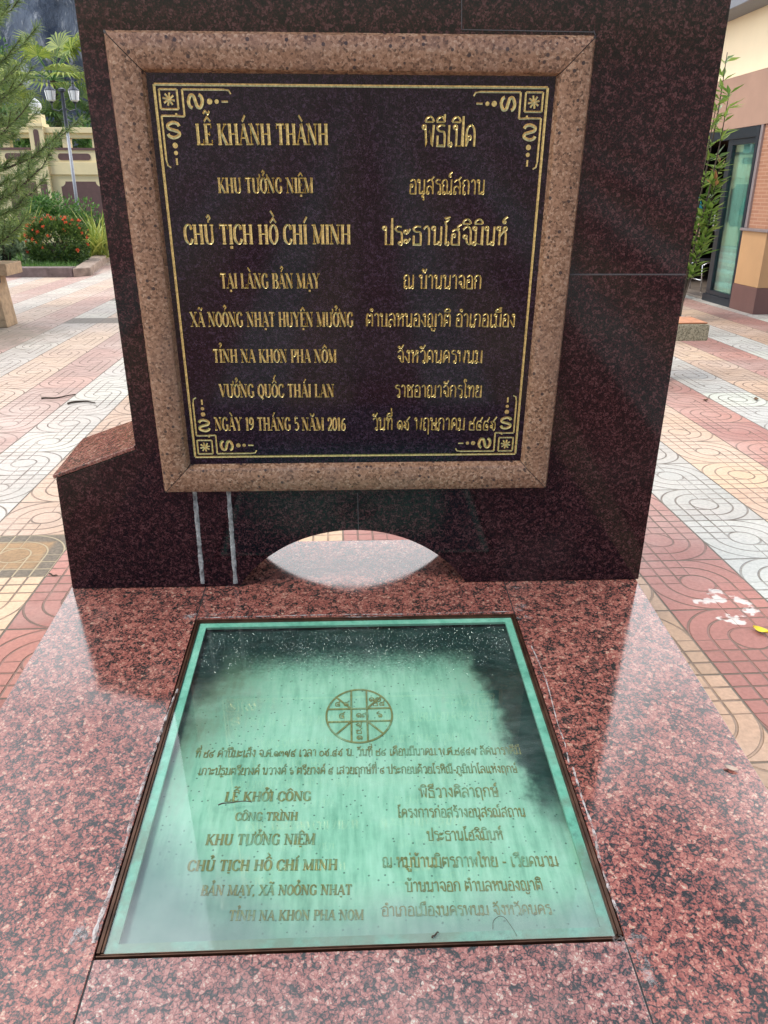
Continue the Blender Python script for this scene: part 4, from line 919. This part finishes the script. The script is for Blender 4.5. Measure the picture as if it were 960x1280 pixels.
# ---- yellow balustrade wall
bw = thing('balustrade_wall', 'cream yellow garden wall with brown inset panels and pierced openings', 'wall', (-7.0, 24.2, 0))
WY = 24.0
m = MB()
m.box((-16, WY + .06, 0), (2, WY + .36, 1.88)); m.box((-16, WY, 1.88), (2, WY + .40, 2.20)); m.box((-16, WY + .06, 2.20), (2, WY + .32, 2.56))
ops = [-15.5 + i * .87 for i in range(20)]
xs = [-7.76 + .80 * i for i in range(-10, 12)]
for x in xs: m.box((x - .16 + .6, WY + .07, 2.56), (x + .04 + .6, WY + .31, 2.80))   # piers between openings
m.box((-16, WY + .05, 2.80), (2, WY + .33, 2.92)); m.box((-16, WY - .03, 2.92), (2, WY + .41, 3.06))
m.build('wall', M_cream, bw, bevel=.012)
m = MB(); m.box((-16, WY + .03, 2.50), (2, WY + .055, 2.56)); m.build('ledge', M_brownpaint, bw)
def rounded(m, x0, x1, z0, z1, r, y, d, notch=False):
    pts = []
    for cx_, cz_, a0_ in ((x1 - r, z1 - r, 0), (x0 + r, z1 - r, 90), (x0 + r, z0 + r, 180), (x1 - r, z0 + r, 270)):
        for j in range(7):
            a = R(a0_ + 15 * j)
            if notch:
                ox = x1 if cx_ > (x0 + x1) / 2 else x0; oz = z1 if cz_ > (z0 + z1) / 2 else z0; a2 = R(a0_ + 180 + 90 - 15 * j)
                pts.append((ox + r * math.cos(a2), y, oz + r * math.sin(a2)))
            else: pts.append((cx_ + r * math.cos(a), y, cz_ + r * math.sin(a)))
    m.prism(pts, (0, d, 0))
for i in range(-6, 9):
    xo = -7.50 + i * 1.42
    p_ = MB(); rounded(p_, xo + .02, xo + .90, 2.25, 2.42, .08, WY + .045, .012); p_.build('panel', M_brownpaint, bw)
    p_ = MB(); rounded(p_, xo - .26, xo - .13, 2.25, 2.42, .06, WY + .045, .012); p_.build('panel', M_brownpaint, bw)
    p_ = MB(); rounded(p_, xo + .0, xo + 1.08, .55, 1.71, .13, WY + .048, .011, True); p_.build('panel', M_brownpaint, bw)
for xo in (-7.92, -12.6, -3.3):
    p_ = MB(); p_.box((xo - .19, WY - .12, 0), (xo + .19, WY - .001, 3.06)); p_.box((xo - .21, WY - .16, 3.062), (xo + .21, WY + .42, 3.15)); p_.box((xo - .17, WY - .05, 3.151), (xo + .17, WY + .32, 3.38)); po = p_.build('post', M_cream, bw, bevel=.01)
    q_ = MB(); q_.lathe([(.10, 3.381), (.13, 3.40), (.08, 3.43), (.13, 3.48), (.17, 3.56), (.16, 3.64), (.10, 3.72), (.03, 3.76), (.02, 3.80)], (xo, WY + .13, 0), 16); q_.build('finial', M_white, po, smooth=True)
    q_ = MB(); rounded(q_, xo - .09, xo + .09, .6, 1.78, .07, WY - .13, .009); rounded(q_, xo - .07, xo + .07, 2.3, 3.0, .06, WY - .13, .009); q_.build('inset', M_brownpaint, po)

# ---- twin lantern lamp post
lp = thing('street_lamp', 'slim grey lamp post with two lantern heads before the yellow wall', 'street lamp', (-6.23, 21.0, .1))
m = MB(); m.tube([(-6.23, 21, .1), (-6.23, 21, 2.75)], [.045, .036], 12); m.lathe([(.11, .1), (.11, .16), (.07, .24), (.055, .5)], (-6.23, 21, 0), 14); m.build('pole', M_pole, lp, smooth=True)
m = MB(); m.tube([(-6.23, 21, 2.751), (-6.23, 21, 3.62)], [.045, .04], 12); m.lathe([(.06, 3.60), (.085, 3.61), (.085, 3.66), (.02, 3.69)], (-6.23, 21, 0), 14); m.build('pole_top', M_poled, lp)
for s_ in (-1, 1):
    x = -6.23 + s_ * .27
    m = MB(); m.tube([(-6.23, 21, 3.28), (-6.23 + s_ * .12, 21, 3.20), (x, 21, 3.24), (x, 21, 3.40)], .014, 8); m.build('arm', M_poled, lp)
    m = MB(); m.lathe([(.05, 3.40), (.10, 3.43), (.13, 3.62), (.12, 3.63)], (x, 21, 0), 12); la = m.build('lantern', M_lampglass, lp)
    q_ = MB(); q_.lathe([(.135, 3.631), (.13, 3.645), (.08, 3.69), (.04, 3.72), (.025, 3.77), (.035, 3.79), (.01, 3.85)], (x, 21, 0), 12); q_.build('lantern_cap', M_poled, la)
    q_ = MB()
    for a in range(6):
        ca, sa = math.cos(a * math.pi / 3), math.sin(a * math.pi / 3); q_.tube([(x + .102 * ca, 21 + .102 * sa, 3.43), (x + .134 * ca, 21 + .134 * sa, 3.625)], .006, 5)
    q_.lathe([(.02, 3.36), (.055, 3.39), (.055, 3.41)], (x, 21, 0), 12); q_.build('lantern_bars', M_poled, la)

# ---- fan palms, trees and the cliff behind the wall
def palm(c, hgt, nl, L, seed, label, mat, group='fan palms behind the yellow wall'):
    rnd = random.Random(seed); t = thing('fan_palm', label, 'palm', c, group); m = MB(); c = Vector(c); top = c + Vector((0, 0, hgt))
    m.tube([c, c + Vector((.05, 0, hgt * .5)), top], [.13, .10, .09], 9); m.build('trunk', M_bark, t); m = MB(); ms = MB()
    for i in range(nl):
        a = 6.283 * i / nl * 2.4 + rnd.uniform(-.2, .2); el = rnd.uniform(-.45, 1.1); d = Vector((math.cos(a) * math.cos(el), math.sin(a) * math.cos(el), math.sin(el)))
        st_ = L * rnd.uniform(.55, .85); p = top + d * st_; ms.tube([top, top + d * st_ * .5 + Vector((0, 0, .04)), p], [.018, .014, .01], 5)
        s = d.cross(Vector((0, 0, 1))).normalized(); n2 = s.cross(d); nb = 18
        for b in range(nb):
            th = R(-115 + 230 * b / (nb - 1)); dd = d * math.cos(th) + s * math.sin(th); l = L * .62 * (1 - .25 * abs(th) / 2) * rnd.uniform(.85, 1.1)
            q1 = p + dd * l * .55 + n2 * .03; q2 = p + dd * l + Vector((0, 0, -.22 * l)); w = .028 * L; sd = dd.cross(n2).normalized()
            m.add([p, q1 + sd * w, q2, q1 - sd * w], [(0, 1, 2, 3)])
    m.build('fronds', mat, t); ms.build('stalks', M_treeleaf, t)
palm((-8.3, 27.2, 0), 4.55, 22, 1.35, 1, 'tallest yellow green fan palm behind the wall below the cliff', M_palm)
palm((-9.7, 26.6, 0), 3.6, 20, 1.3, 2, 'yellowish fan palm behind the wall seen through pine branches', M_palm)
palm((-7.3, 26.2, 0), 3.3, 20, 1.1, 3, 'shorter dark green fan palm behind the right lantern', M_palmd)
palm((-8.4, 25.9, 0), 2.9, 18, 1.0, 4, 'low dark fan palm behind the finial of the wall post', M_palmd)
palm((-6.3, 26.8, 0), 3.5, 18, 1.15, 5, 'dark fan palm behind the wall next to the monument edge', M_palmd)
def tree(c, h, crown, rad, n, L, w, mat, label, seed, name='broadleaf_tree', trunk=.14, clumps=34, group=None):
    rnd = random.Random(seed); t = thing(name, label, 'tree', c, group); c = Vector(c); m = MB()
    m.tube([c, c + Vector((.1, 0, h * .5)), c + Vector((0, .1, h))], [trunk, trunk * .75, trunk * .4], 10)
    for i in range(9):
        v = rv(rnd); v.z = abs(v.z); m.tube([c + Vector((.05, 0, h * rnd.uniform(.45, .9))), Vector(crown) + Vector((v.x * rad[0], v.y * rad[1], v.z * rad[2])) * .4, Vector(crown) + Vector((v.x * rad[0], v.y * rad[1], v.z * rad[2])) * .8], [trunk * .45, trunk * .25, .01], 6)
    m.build('trunk', M_bark, t); m = MB(); clump_cloud(m, rnd, crown, rad, n, L, w, clumps); m.build('crown', mat, t); return t
tree((-6.5, 28.6, 0), 5.0, (-6.45, 28.6, 5.4), (1.25, 1.2, 3.2), 15000, .15, .07, M_treeleaf, 'tall bright green leafy tree between the cliff and monument', 5)
tree((-11.5, 29, 0), 4.2, (-11.6, 29, 4.6), (1.5, 1.2, 1.8), 5000, .18, .08, M_hedge, 'dark leafy tree beyond the wall at the far left', 6)
bush('dense_shrub', 'tall dense green shrub just behind the yellow wall under the fan palms', (-8.9, 25.6, 2.1), (1.5, .7, 1.35), 5200, .17, .06, M_hedge, 51, 30)
bush('dense_shrub', 'dense green shrub behind the pierced wall openings beside the monument', (-6.6, 25.5, 1.9), (.95, .6, 1.3), 4200, .16, .06, M_treeleaf, 52, 26)
def cliff():
    m = MB(); nx, nz_ = 70, 44; vs = []
    import mathutils
    for j in range(nz_ + 1):
        for i in range(nx + 1):
            x = -34 + 38 * i / nx; z = 20 * j / nz_ - .3
            q = Vector((x * .28, z * .12, 3.1)); d = mathutils.noise.fractal(q, 1.0, 2.0, 5) * 2.2 + mathutils.noise.noise(Vector((x * .9, z * .25, 7))) * .7
            vs.append((x, 42 + d + z * .12, z))
    m.add(vs, [(j * (nx + 1) + i, j * (nx + 1) + i + 1, (j + 1) * (nx + 1) + i + 1, (j + 1) * (nx + 1) + i) for j in range(nz_) for i in range(nx)])
    # give it depth: a back and a top
    b = len(m.v); m.v += [(-34, 56, -.3), (4, 56, -.3), (4, 56, 20), (-34, 56, 20)]; m.f.append((b + 1, b, b + 3, b + 2)); m.mi.append(0)
    tl, tr = nz_ * (nx + 1), nz_ * (nx + 1) + nx
    m.f.append(tuple(range(tl, tr + 1)) + (b + 2, b + 3)); m.mi.append(0)
    m.build('rock_cliff', M_rock, smooth=True, kind='structure')
cliff()

# ---- pine on the far left
def pine():
    rnd = random.Random(14); base = Vector((-4.45, 9.6, 0)); t = thing('pine_tree', 'pine with long drooping needles reaching in from the far left', 'tree', base)
    m = MB(); m.tube([base, base + Vector((.04, 0, 2.2)), base + Vector((-.02, 0, 4.6))], [.12, .09, .04], 10); m.build('trunk', M_bark, t)
    mb = MB(); mn = MB()
    def needles(p, d, l):
        n = int(l / .0026)
        for i in range(n):
            s = i / n; q = p + d * l * s; o = rv(rnd); dd = (d * .75 + o * .65 + Vector((0, 0, -.10))).normalized(); L = rnd.uniform(.09, .17) * (1 - .3 * s)
            sd = dd.cross(rv(rnd)).normalized() * .0028
            mid = q + dd * L * .6; tip = q + dd * L + Vector((0, 0, -.012))
            mn.add([q - sd, q + sd, mid + sd, mid - sd, tip], [(0, 1, 2, 3), (3, 2, 4)])
    k_ = 0
    for z in [.85, 1.0, 1.15, 1.35, 1.5, 1.7, 1.88, 2.05, 2.25, 2.45, 2.6, 2.8, 3.0, 3.2, 3.45, 3.7, 4.0]:
        for j in range(4):
            a = k_ * 2.4 + rnd.uniform(-.3, .3); k_ += 1
            l = (1.72 - .12 * z) * rnd.uniform(.8, 1.08)
            l *= .66 if z < 1.3 else .94
            hd = Vector((math.cos(a), math.sin(a), 0)); p0 = base + Vector((0, 0, z)); pts = [p0 + hd * l * s + Vector((0, 0, (.10 * s + .16 * s * s - .12 * math.sin(s * 3)) * l)) for s in (0, .25, .5, .75, 1)]
            mb.tube(pts, [.022, .018, .013, .009, .005], 6)
            for s in (.38, .5, .62, .74, .86, 1.0):
                i = min(3, int(s * 4)); f = s * 4 - i; p = pts[i].lerp(pts[i + 1], f); tg = (pts[i + 1] - pts[i]).normalized()
                sides = (0,) if s == 1.0 else (-1, 1)
                for sd in sides:
                    dd = (tg + sd * hd.cross(Vector((0, 0, 1))) * rnd.uniform(.6, 1.0) + Vector((0, 0, rnd.uniform(.1, .5)))).normalized(); ll = rnd.uniform(.16, .32)
                    mb.tube([p, p + dd * ll * .5, p + dd * ll], [.006, .005, .003], 5); needles(p, dd, ll)
    mb.build('branches', M_bark, t); mn.build('needles', M_needle, t)
pine()

# ---- left stone bench (only its end shows)
lb = thing('stone_bench', 'tan stone bench with thick top at the left beside the paving', 'bench', (-4.0, 9.5, 0))
m = MB(); m.box((-5.2, 9.28, .575), (-3.62, 9.75, .705)); m.build('seat', M_bench, lb, bevel=.01)
m = MB(); m.prism([(-4.05, 9.34, .001), (-3.74, 9.34, .001), (-3.80, 9.36, .574), (-4.05, 9.36, .574)], (0, .32, 0)); m.build('leg', M_bench, lb, bevel=.008)
m = MB(); m.prism([(-5.0, 9.34, .001), (-4.70, 9.34, .001), (-4.70, 9.36, .574), (-4.94, 9.36, .574)], (0, .32, 0)); m.build('leg', M_bench, lb, bevel=.008)
m = MB(); m.box((-3.80, 9.255, .50), (-3.725, 9.34, .64)); m.build('bracket', M_iron, lb, bevel=.006)

# ---- right bench
rb = thing('stone_bench', 'bench with terracotta top and grey speckled edge right of the monument', 'bench', (2.6, 6.4, 0))
m = MB(); m.box((1.75, 6.20, .345), (3.02, 6.56, .478)); m.build('seat', M_speck, rb, bevel=.012)
m = MB(); m.box((1.76, 6.215, .480), (3.005, 6.55, .490)); m.build('seat_top', M_terra, rb, bevel=.004)
for x in (1.95, 2.62):
    m = MB(); m.box((x, 6.26, .0), (x + .16, 6.50, .344)); m.build('leg', M_speck, rb, bevel=.008)

# ---- the building on the right
FX = 5.45
bd = thing('shop_building', 'cream and brown building with dark framed glass door and tiled panel', 'building', (FX, 11, 0))
def bxn(name, a, b, mat, par=bd, bev=.004, label=None):
    m = MB(); m.box(a, b); o = m.build(name, mat, par, bevel=bev)
    if label: o['label'] = label
    return o
D0, D1 = 10.70, 13.3                       # door opening in y
bxn('upper_wall', (FX, 10.02, 2.905), (FX + 5, 20, 3.62), M_upwall, bev=.003)
bxn('wall_band', (FX - .004, 10.015, 2.262), (FX + 5, 20, 2.903), M_band, bev=.003)
bxn('roof_fascia', (FX - .35, 9.6, 3.62), (FX + 5.2, 20, 3.80), M_fascia)
bxn('wall', (FX, D1, 0), (FX + .25, 20, 2.26), M_tanpaint)
bxn('pillar', (FX - .02, 10.03, .33), (FX + .9, 10.66, 1.0), M_tanpaint)
bxn('pillar_base', (FX - .03, 10.02, 0), (FX + .9, 10.67, .328), M_base)
bxn('ledge', (FX - .05, 9.98, 1.002), (FX + .9, 10.69, 1.035), M_alum)
bxn('tile_panel', (FX + .02, 10.06, 1.037), (FX + .9, 10.60, 2.258), M_rtile, bev=0)
bxn('panel_frame', (FX - .01, 10.602, 1.037), (FX + .06, 10.66, 2.258), M_alum)
bxn('panel_frame', (FX - .01, 10.01, 1.037), (FX + .06, 10.058, 2.258), M_alum)
fr = MB()
fr.box((FX - .02, 10.665, 0), (FX + .08, 10.72, 2.255)); fr.box((FX - .02, 10.72, 2.13), (FX + .08, D1, 2.255)); fr.box((FX - .02, D1 - .05, 0), (FX + .08, D1 - .001, 2.13)); fr.box((FX - .02, 10.72, 0), (FX + .08, 11.55, .10))
fr.build('door_frame', M_alu, bd, bevel=.004)
dl = MB(); dl.box((FX + .0, 11.37, .101), (FX + .06, 11.50, 2.129)); dl.box((FX + .0, 10.721, 2.06), (FX + .06, 11.369, 2.129)); dl.box((FX, 10.721, .101), (FX + .06, 10.75, 2.06)); dl.box((FX, 10.751, .101), (FX + .06, 11.369, .16))
door = dl.build('glass_door', M_alu, bd, bevel=.004)
g_ = MB(); g_.box((FX + .026, 10.75, .16), (FX + .032, 11.37, 2.06)); g_.build('pane', M_shopglass, door)
for dx in (-.05, .09):
    h_ = MB(); x = FX + dx; s0 = FX if dx < 0 else FX + .06; h_.tube([(s0, 11.47, 1.25), (x, 11.47, 1.26), (x, 11.47, .97), (s0, 11.47, .96)], .013, 8); h_.build('handle', M_steel, door)
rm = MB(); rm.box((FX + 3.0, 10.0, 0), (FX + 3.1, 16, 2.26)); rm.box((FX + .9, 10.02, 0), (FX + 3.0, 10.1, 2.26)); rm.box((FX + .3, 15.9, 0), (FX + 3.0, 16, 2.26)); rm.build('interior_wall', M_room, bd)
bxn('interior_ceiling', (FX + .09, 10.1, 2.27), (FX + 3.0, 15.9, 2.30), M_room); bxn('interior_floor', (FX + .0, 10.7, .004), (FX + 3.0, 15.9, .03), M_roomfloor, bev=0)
def curtain(y0, y1, x, mat, n=60, amp=.035):
    m = MB(); vs = []
    for i in range(n + 1):
        y = y0 + (y1 - y0) * i / n; xx = x + amp * math.sin(i * .9) + amp * .4 * math.sin(i * 2.3); vs += [(xx, y, .06), (xx, y, 2.2), (xx + .006, y, .06), (xx + .006, y, 2.2)]
    m.add(vs, [(4 * i, 4 * i + 1, 4 * i + 5, 4 * i + 4) for i in range(n)] + [(4 * i + 2, 4 * i + 6, 4 * i + 7, 4 * i + 3) for i in range(n)])
    m.build('curtain', mat, bd, smooth=True)
curtain(11.04, 11.46, FX + .13, M_curtain, 40, .025); curtain(10.72, 11.0, FX + .14, M_curtg, 26, .025)

# chair just inside the door
ch = thing('metal_chair', 'metal tube chair standing in the dark doorway', 'chair', (5.95, 12.5, .03))
m = MB()
for y in (12.3, 12.7): m.tube([(5.75, y, .03), (5.72, y, .42), (5.80, y, .46), (6.12, y, .46), (6.2, y, .9)], .012, 8); m.tube([(6.12, y, .45), (6.2, y, .03)], .012, 8)
m.tube([(5.72, 12.3, .2), (5.72, 12.7, .2)], .01, 8); m.build('frame', M_steel, ch, smooth=True)
m = MB(); m.box((5.74, 12.31, .465), (6.13, 12.69, .50)); m.build('seat', M_iron, ch, bevel=.01)
m = MB(); m.box((6.17, 12.31, .62), (6.20, 12.69, .9)); m.build('backrest', M_iron, ch, bevel=.01)

# ---- leafy sapling in front of the door
def sapling():
    rnd = random.Random(77); base = Vector((4.12, 9.3, 0)); t = thing('leafy_sapling', 'slender leafy sapling with red tipped shoots beside the glass door', 'plant', base)
    m = MB(); ml = MB(); mr_ = MB()
    stems = [(0.05, 0.0, 2.35), (.15, -.06, 1.38), (.205, .06, 1.74), (.125, .10, 2.86), (.15, -.04, 2.45), (-.2, .1, 2.4), (.17, .0, 1.55), (-.28, -.05, 1.85)]
    for dx, dy, h in stems:
        p = [base + Vector((dx * s * 1.35 + .02 * math.sin(s * 7 + dx * 20), dy * s, h * s)) for s in (0, .2, .4, .6, .8, 1)]
        m.tube(p, [.016, .014, .012, .009, .007, .004], 7)
        s = .34
        while s < 1.0:
            i = min(4, int(s * 5)); f = s * 5 - i; q = p[i].lerp(p[i + 1], f)
            tuft = rnd.random() < .75 or s > .93
            for _ in range(5 if tuft else 0):
                a = rnd.uniform(0, 6.28); d = Vector((math.cos(a), math.sin(a), rnd.uniform(.1, 1.1))); tgt = mr_ if (s > .95 and rnd.random() < .45 and h < 2) else ml
                leaf_quad(tgt, q + Vector((0, 0, rnd.uniform(-.03, .03))), d, Vector((0, 0, 1)) + rv(rnd) * .5, rnd.uniform(.13, .23), rnd.uniform(.040, .058), .03)
            s += rnd.uniform(.025, .065) if h < 2.3 else rnd.uniform(.03, .075)
    m.build('stems', M_bark, t); ml.build('leaves', M_sap, t); mr_.build('young_leaves', M_sapr, t)
sapling()

# ---- the person half hidden by the monument
def skin(name, verts, edges, mat, parent, base, sub=2, root=0):
    me = bpy.data.meshes.new(name); me.from_pydata([tuple(Vector(v[:3])) for v in verts], edges, []); o = bpy.data.objects.new(name, me); COL.objects.link(o)
    md = o.modifiers.new('s', 'SKIN'); md.use_smooth_shade = True
    for i, v in enumerate(verts):
        r = v[3]; me.skin_vertices[0].data[i].radius = (r if isinstance(r, tuple) else (r, r))
    me.skin_vertices[0].data[root].use_root = True
    o.modifiers.new('u', 'SUBSURF').levels = sub
    dg = bpy.context.evaluated_depsgraph_get(); dg.update(); nm = bpy.data.meshes.new_from_object(o.evaluated_get(dg)); COL.objects.unlink(o); bpy.data.objects.remove(o)
    nm.materials.clear(); nm.materials.append(mat); nm.name = name
    for p in nm.polygons: p.use_smooth = True
    o2 = bpy.data.objects.new(name, nm); COL.objects.link(o2); o2.parent = parent; return o2
def person():
    t = thing('person', 'person in teal shirt and navy trousers standing by the doorway, half hidden by the monument', 'person', (4.97, 11.55, 0)); t['_b'] = (0, 0, 0); t.rotation_euler = (0, 0, R(-25))
    V = [(0, 0, .92, .12), (0, 0, 1.10, .115), (0, 0, 1.28, .13), (0, 0, 1.40, .09), (0, -.01, 1.47, .05), (0, -.015, 1.56, .078), (0, -.02, 1.66, .06)]
    E = [(0, 1), (1, 2), (2, 3), (3, 4), (4, 5), (5, 6)]
    for s in (-1, 1):
        b = len(V); V += [(s * .17, 0, 1.38, .05), (s * .22, .02, 1.12, .04), (s * .24, -.04, .88, .028), (s * .24, -.06, .82, .034)]; E += [(3, b), (b, b + 1), (b + 1, b + 2), (b + 2, b + 3)]
        for j, (fx, l) in enumerate(((-.024, .07), (-.008, .085), (.008, .08), (.022, .06))):
            c = len(V); V += [(s * .24, -.06 + fx, .785, .0095), (s * .235, -.07 + fx, .785 - l * .5, .0085), (s * .228, -.068 + fx, .785 - l, .007)]; E += [(b + 3, c), (c, c + 1), (c + 1, c + 2)]
        c = len(V); V += [(s * .222, -.095, .80, .010), (s * .215, -.115, .765, .008)]; E += [(b + 3, c), (c, c + 1)]
        c = len(V); V += [(s * .09, 0, .84, .085), (s * .10, -.01, .48, .055), (s * .10, .01, .12, .036), (s * .10, .0, .06, .036), (s * .11, -.13, .035, .028)]; E += [(0, c), (c, c + 1), (c + 1, c + 2), (c + 2, c + 3), (c + 3, c + 4)]
    V += [(0, -.095, 1.555, .012)]; E += [(5, len(V) - 1)]
    skin('body', V, E, M_skin, t, None)
    V = [(0, 0, .88, (.155, .115)), (0, 0, 1.10, (.15, .115)), (0, 0, 1.28, (.16, .12)), (0, 0, 1.415, (.085, .08))]; E = [(0, 1), (1, 2), (2, 3)]
    for s in (-1, 1):
        b = len(V); V += [(s * .17, 0, 1.37, .068), (s * .215, .02, 1.14, .058)]; E += [(2, b), (b, b + 1)]
    skin('shirt', V, E, M_teal, t, None)
    V = [(0, 0, .93, (.15, .115)), (0, 0, .84, (.16, .12))]; E = [(0, 1)]
    for s in (-1, 1):
        b = len(V); V += [(s * .092, 0, .74, .095), (s * .10, -.01, .46, .072), (s * .10, .01, .09, .062)]; E += [(1, b), (b, b + 1), (b + 1, b + 2)]
    skin('trousers', V, E, M_navy, t, None)
    for s in (-1, 1): skin('shoe', [(s * .10, .05, .05, .042), (s * .105, -.06, .045, .043), (s * .112, -.16, .035, .034)], [(0, 1), (1, 2)], M_shoe, t, None)
    skin('hair', [(0, .02, 1.60, .084), (0, .005, 1.68, .076), (0, -.04, 1.715, .05)], [(0, 1), (1, 2)], M_hair, t, None)
    for s in (-1, 1):
        m = MB(); m.lathe([(.004, -.009), (.010, -.004), (.010, .004), (.004, .009)], (s * .03, -.088, 1.585), 8); m.build('eye', M_shoe, t, base=(0, 0, 0))
    m = MB(); m.box((-.022, -.088, 1.508), (.022, -.078, 1.517)); m.build('mouth', plain('lips', (.3, .1, .08)), t, base=(0, 0, 0), bevel=.003)
person()

# ---- small litter
M_yleaf = plain('yellow_leaf', (0.72, 0.55, 0.03), 0.5, var=0.1); M_dleaf = plain('dry_leaf', (0.16, 0.09, 0.045), 0.8, var=0.3); M_twig = plain('twig', (0.045, 0.03, 0.02), 0.9, var=0.3)
def litter_leaf(p, L, w, mat, label, rz, mon=False, lift=.006, seed=0, group=None):
    m = MB(); n = 7; vs = []; d = Vector((math.cos(rz), math.sin(rz), 0)); s = Vector((-d.y, d.x, 0)); rnd = random.Random(seed)
    for j in range(n + 1):
        t = j / n; ww = w * math.sin(math.pi * min(1, t * .96 + .04)) ** .8 * .5; c = d * (t - .5) * L; z = lift * (1 + 1.6 * (t - .5) ** 2 * 4)
        vs += [c - s * ww + Vector((0, 0, z + ww * .35)), c + Vector((0, 0, z * .5)), c + s * ww + Vector((0, 0, z + ww * .25))]
    m.add(vs, [f for j in range(n) for f in ((3 * j, 3 * j + 1, 3 * j + 4, 3 * j + 3), (3 * j + 1, 3 * j + 2, 3 * j + 5, 3 * j + 4))])
    o = m.build('fallen_leaf', mat, base=(0, 0, 0), label=label, cat='leaf', group=group); at_top(o, p, mon); return o
p = ground(950, 790); litter_leaf(p, .055, .034, M_yleaf, 'bright yellow fallen leaf on the red tile right of the plinth', 2.2)
p = ground(882, 341 + 160); litter_leaf(p, .05, .028, M_dleaf, 'brown fallen leaf on pale tile right of the monument', .4)
p = ground(945, 500); litter_leaf(p, .07, .035, M_dleaf, 'dry brown leaf on the beige band at the right picture edge', 1.2, seed=2)
p = on_slab(914, 962); litter_leaf((p.x, p.y, 0), .032, .016, plain('bleached_leaf', (.5, .38, .3), .8), 'small bleached leaf lying on the right edge of the plinth', -.5, True, .003)
def twig(pts, r, label, mon=False):
    P = [Vector(q) for q in pts]; b = P[0].copy(); m = MB(); Q = cat([(q.x, q.y) for q in P], 5); zz = P[0].z
    m.tube([(q.x - b.x, q.y - b.y, r * 1.05 + .002 * math.sin(i)) for i, q in enumerate(Q)], [r * (1 - .55 * i / len(Q)) for i in range(len(Q))], 6)
    o = m.build('twig', M_twig, base=(0, 0, 0), label=label, cat='twig'); at_top(o, (b.x, b.y, zz), mon)
twig([ground(85, 506), ground(100, 503), ground(119, 505)], .009, 'bent dark twig on the pale tiles left of the monument')
twig([ground(52, 499), ground(72, 498), ground(95, 494)], .007, 'thin straight twig on the pink tiles left of the monument')
twig([ground(62, 718), ground(67, 720), ground(72, 720)], .0035, 'tiny twig on the pink tiles beside the plinth corner')
gz = .0006
twig([on_slab(273, 1007, gz), on_slab(292, 1003, gz), on_slab(315, 1003, gz)], .0016, 'dark curved twig lying on the glass over the inscription', True)
twig([on_slab(540, 1173, gz), on_slab(544, 1169, gz), on_slab(548, 1166, gz)], .0022, 'short dark twig on the glass near its front edge', True)
twig([on_slab(616, 1162, gz), on_slab(618, 1149, gz), on_slab(632, 1148, gz), on_slab(646, 1171, gz)], .0007, 'hair thin looping stem on the glass near its right front corner', True)

for o in list(bpy.data.objects):
    if '_b' in o: del o['_b']
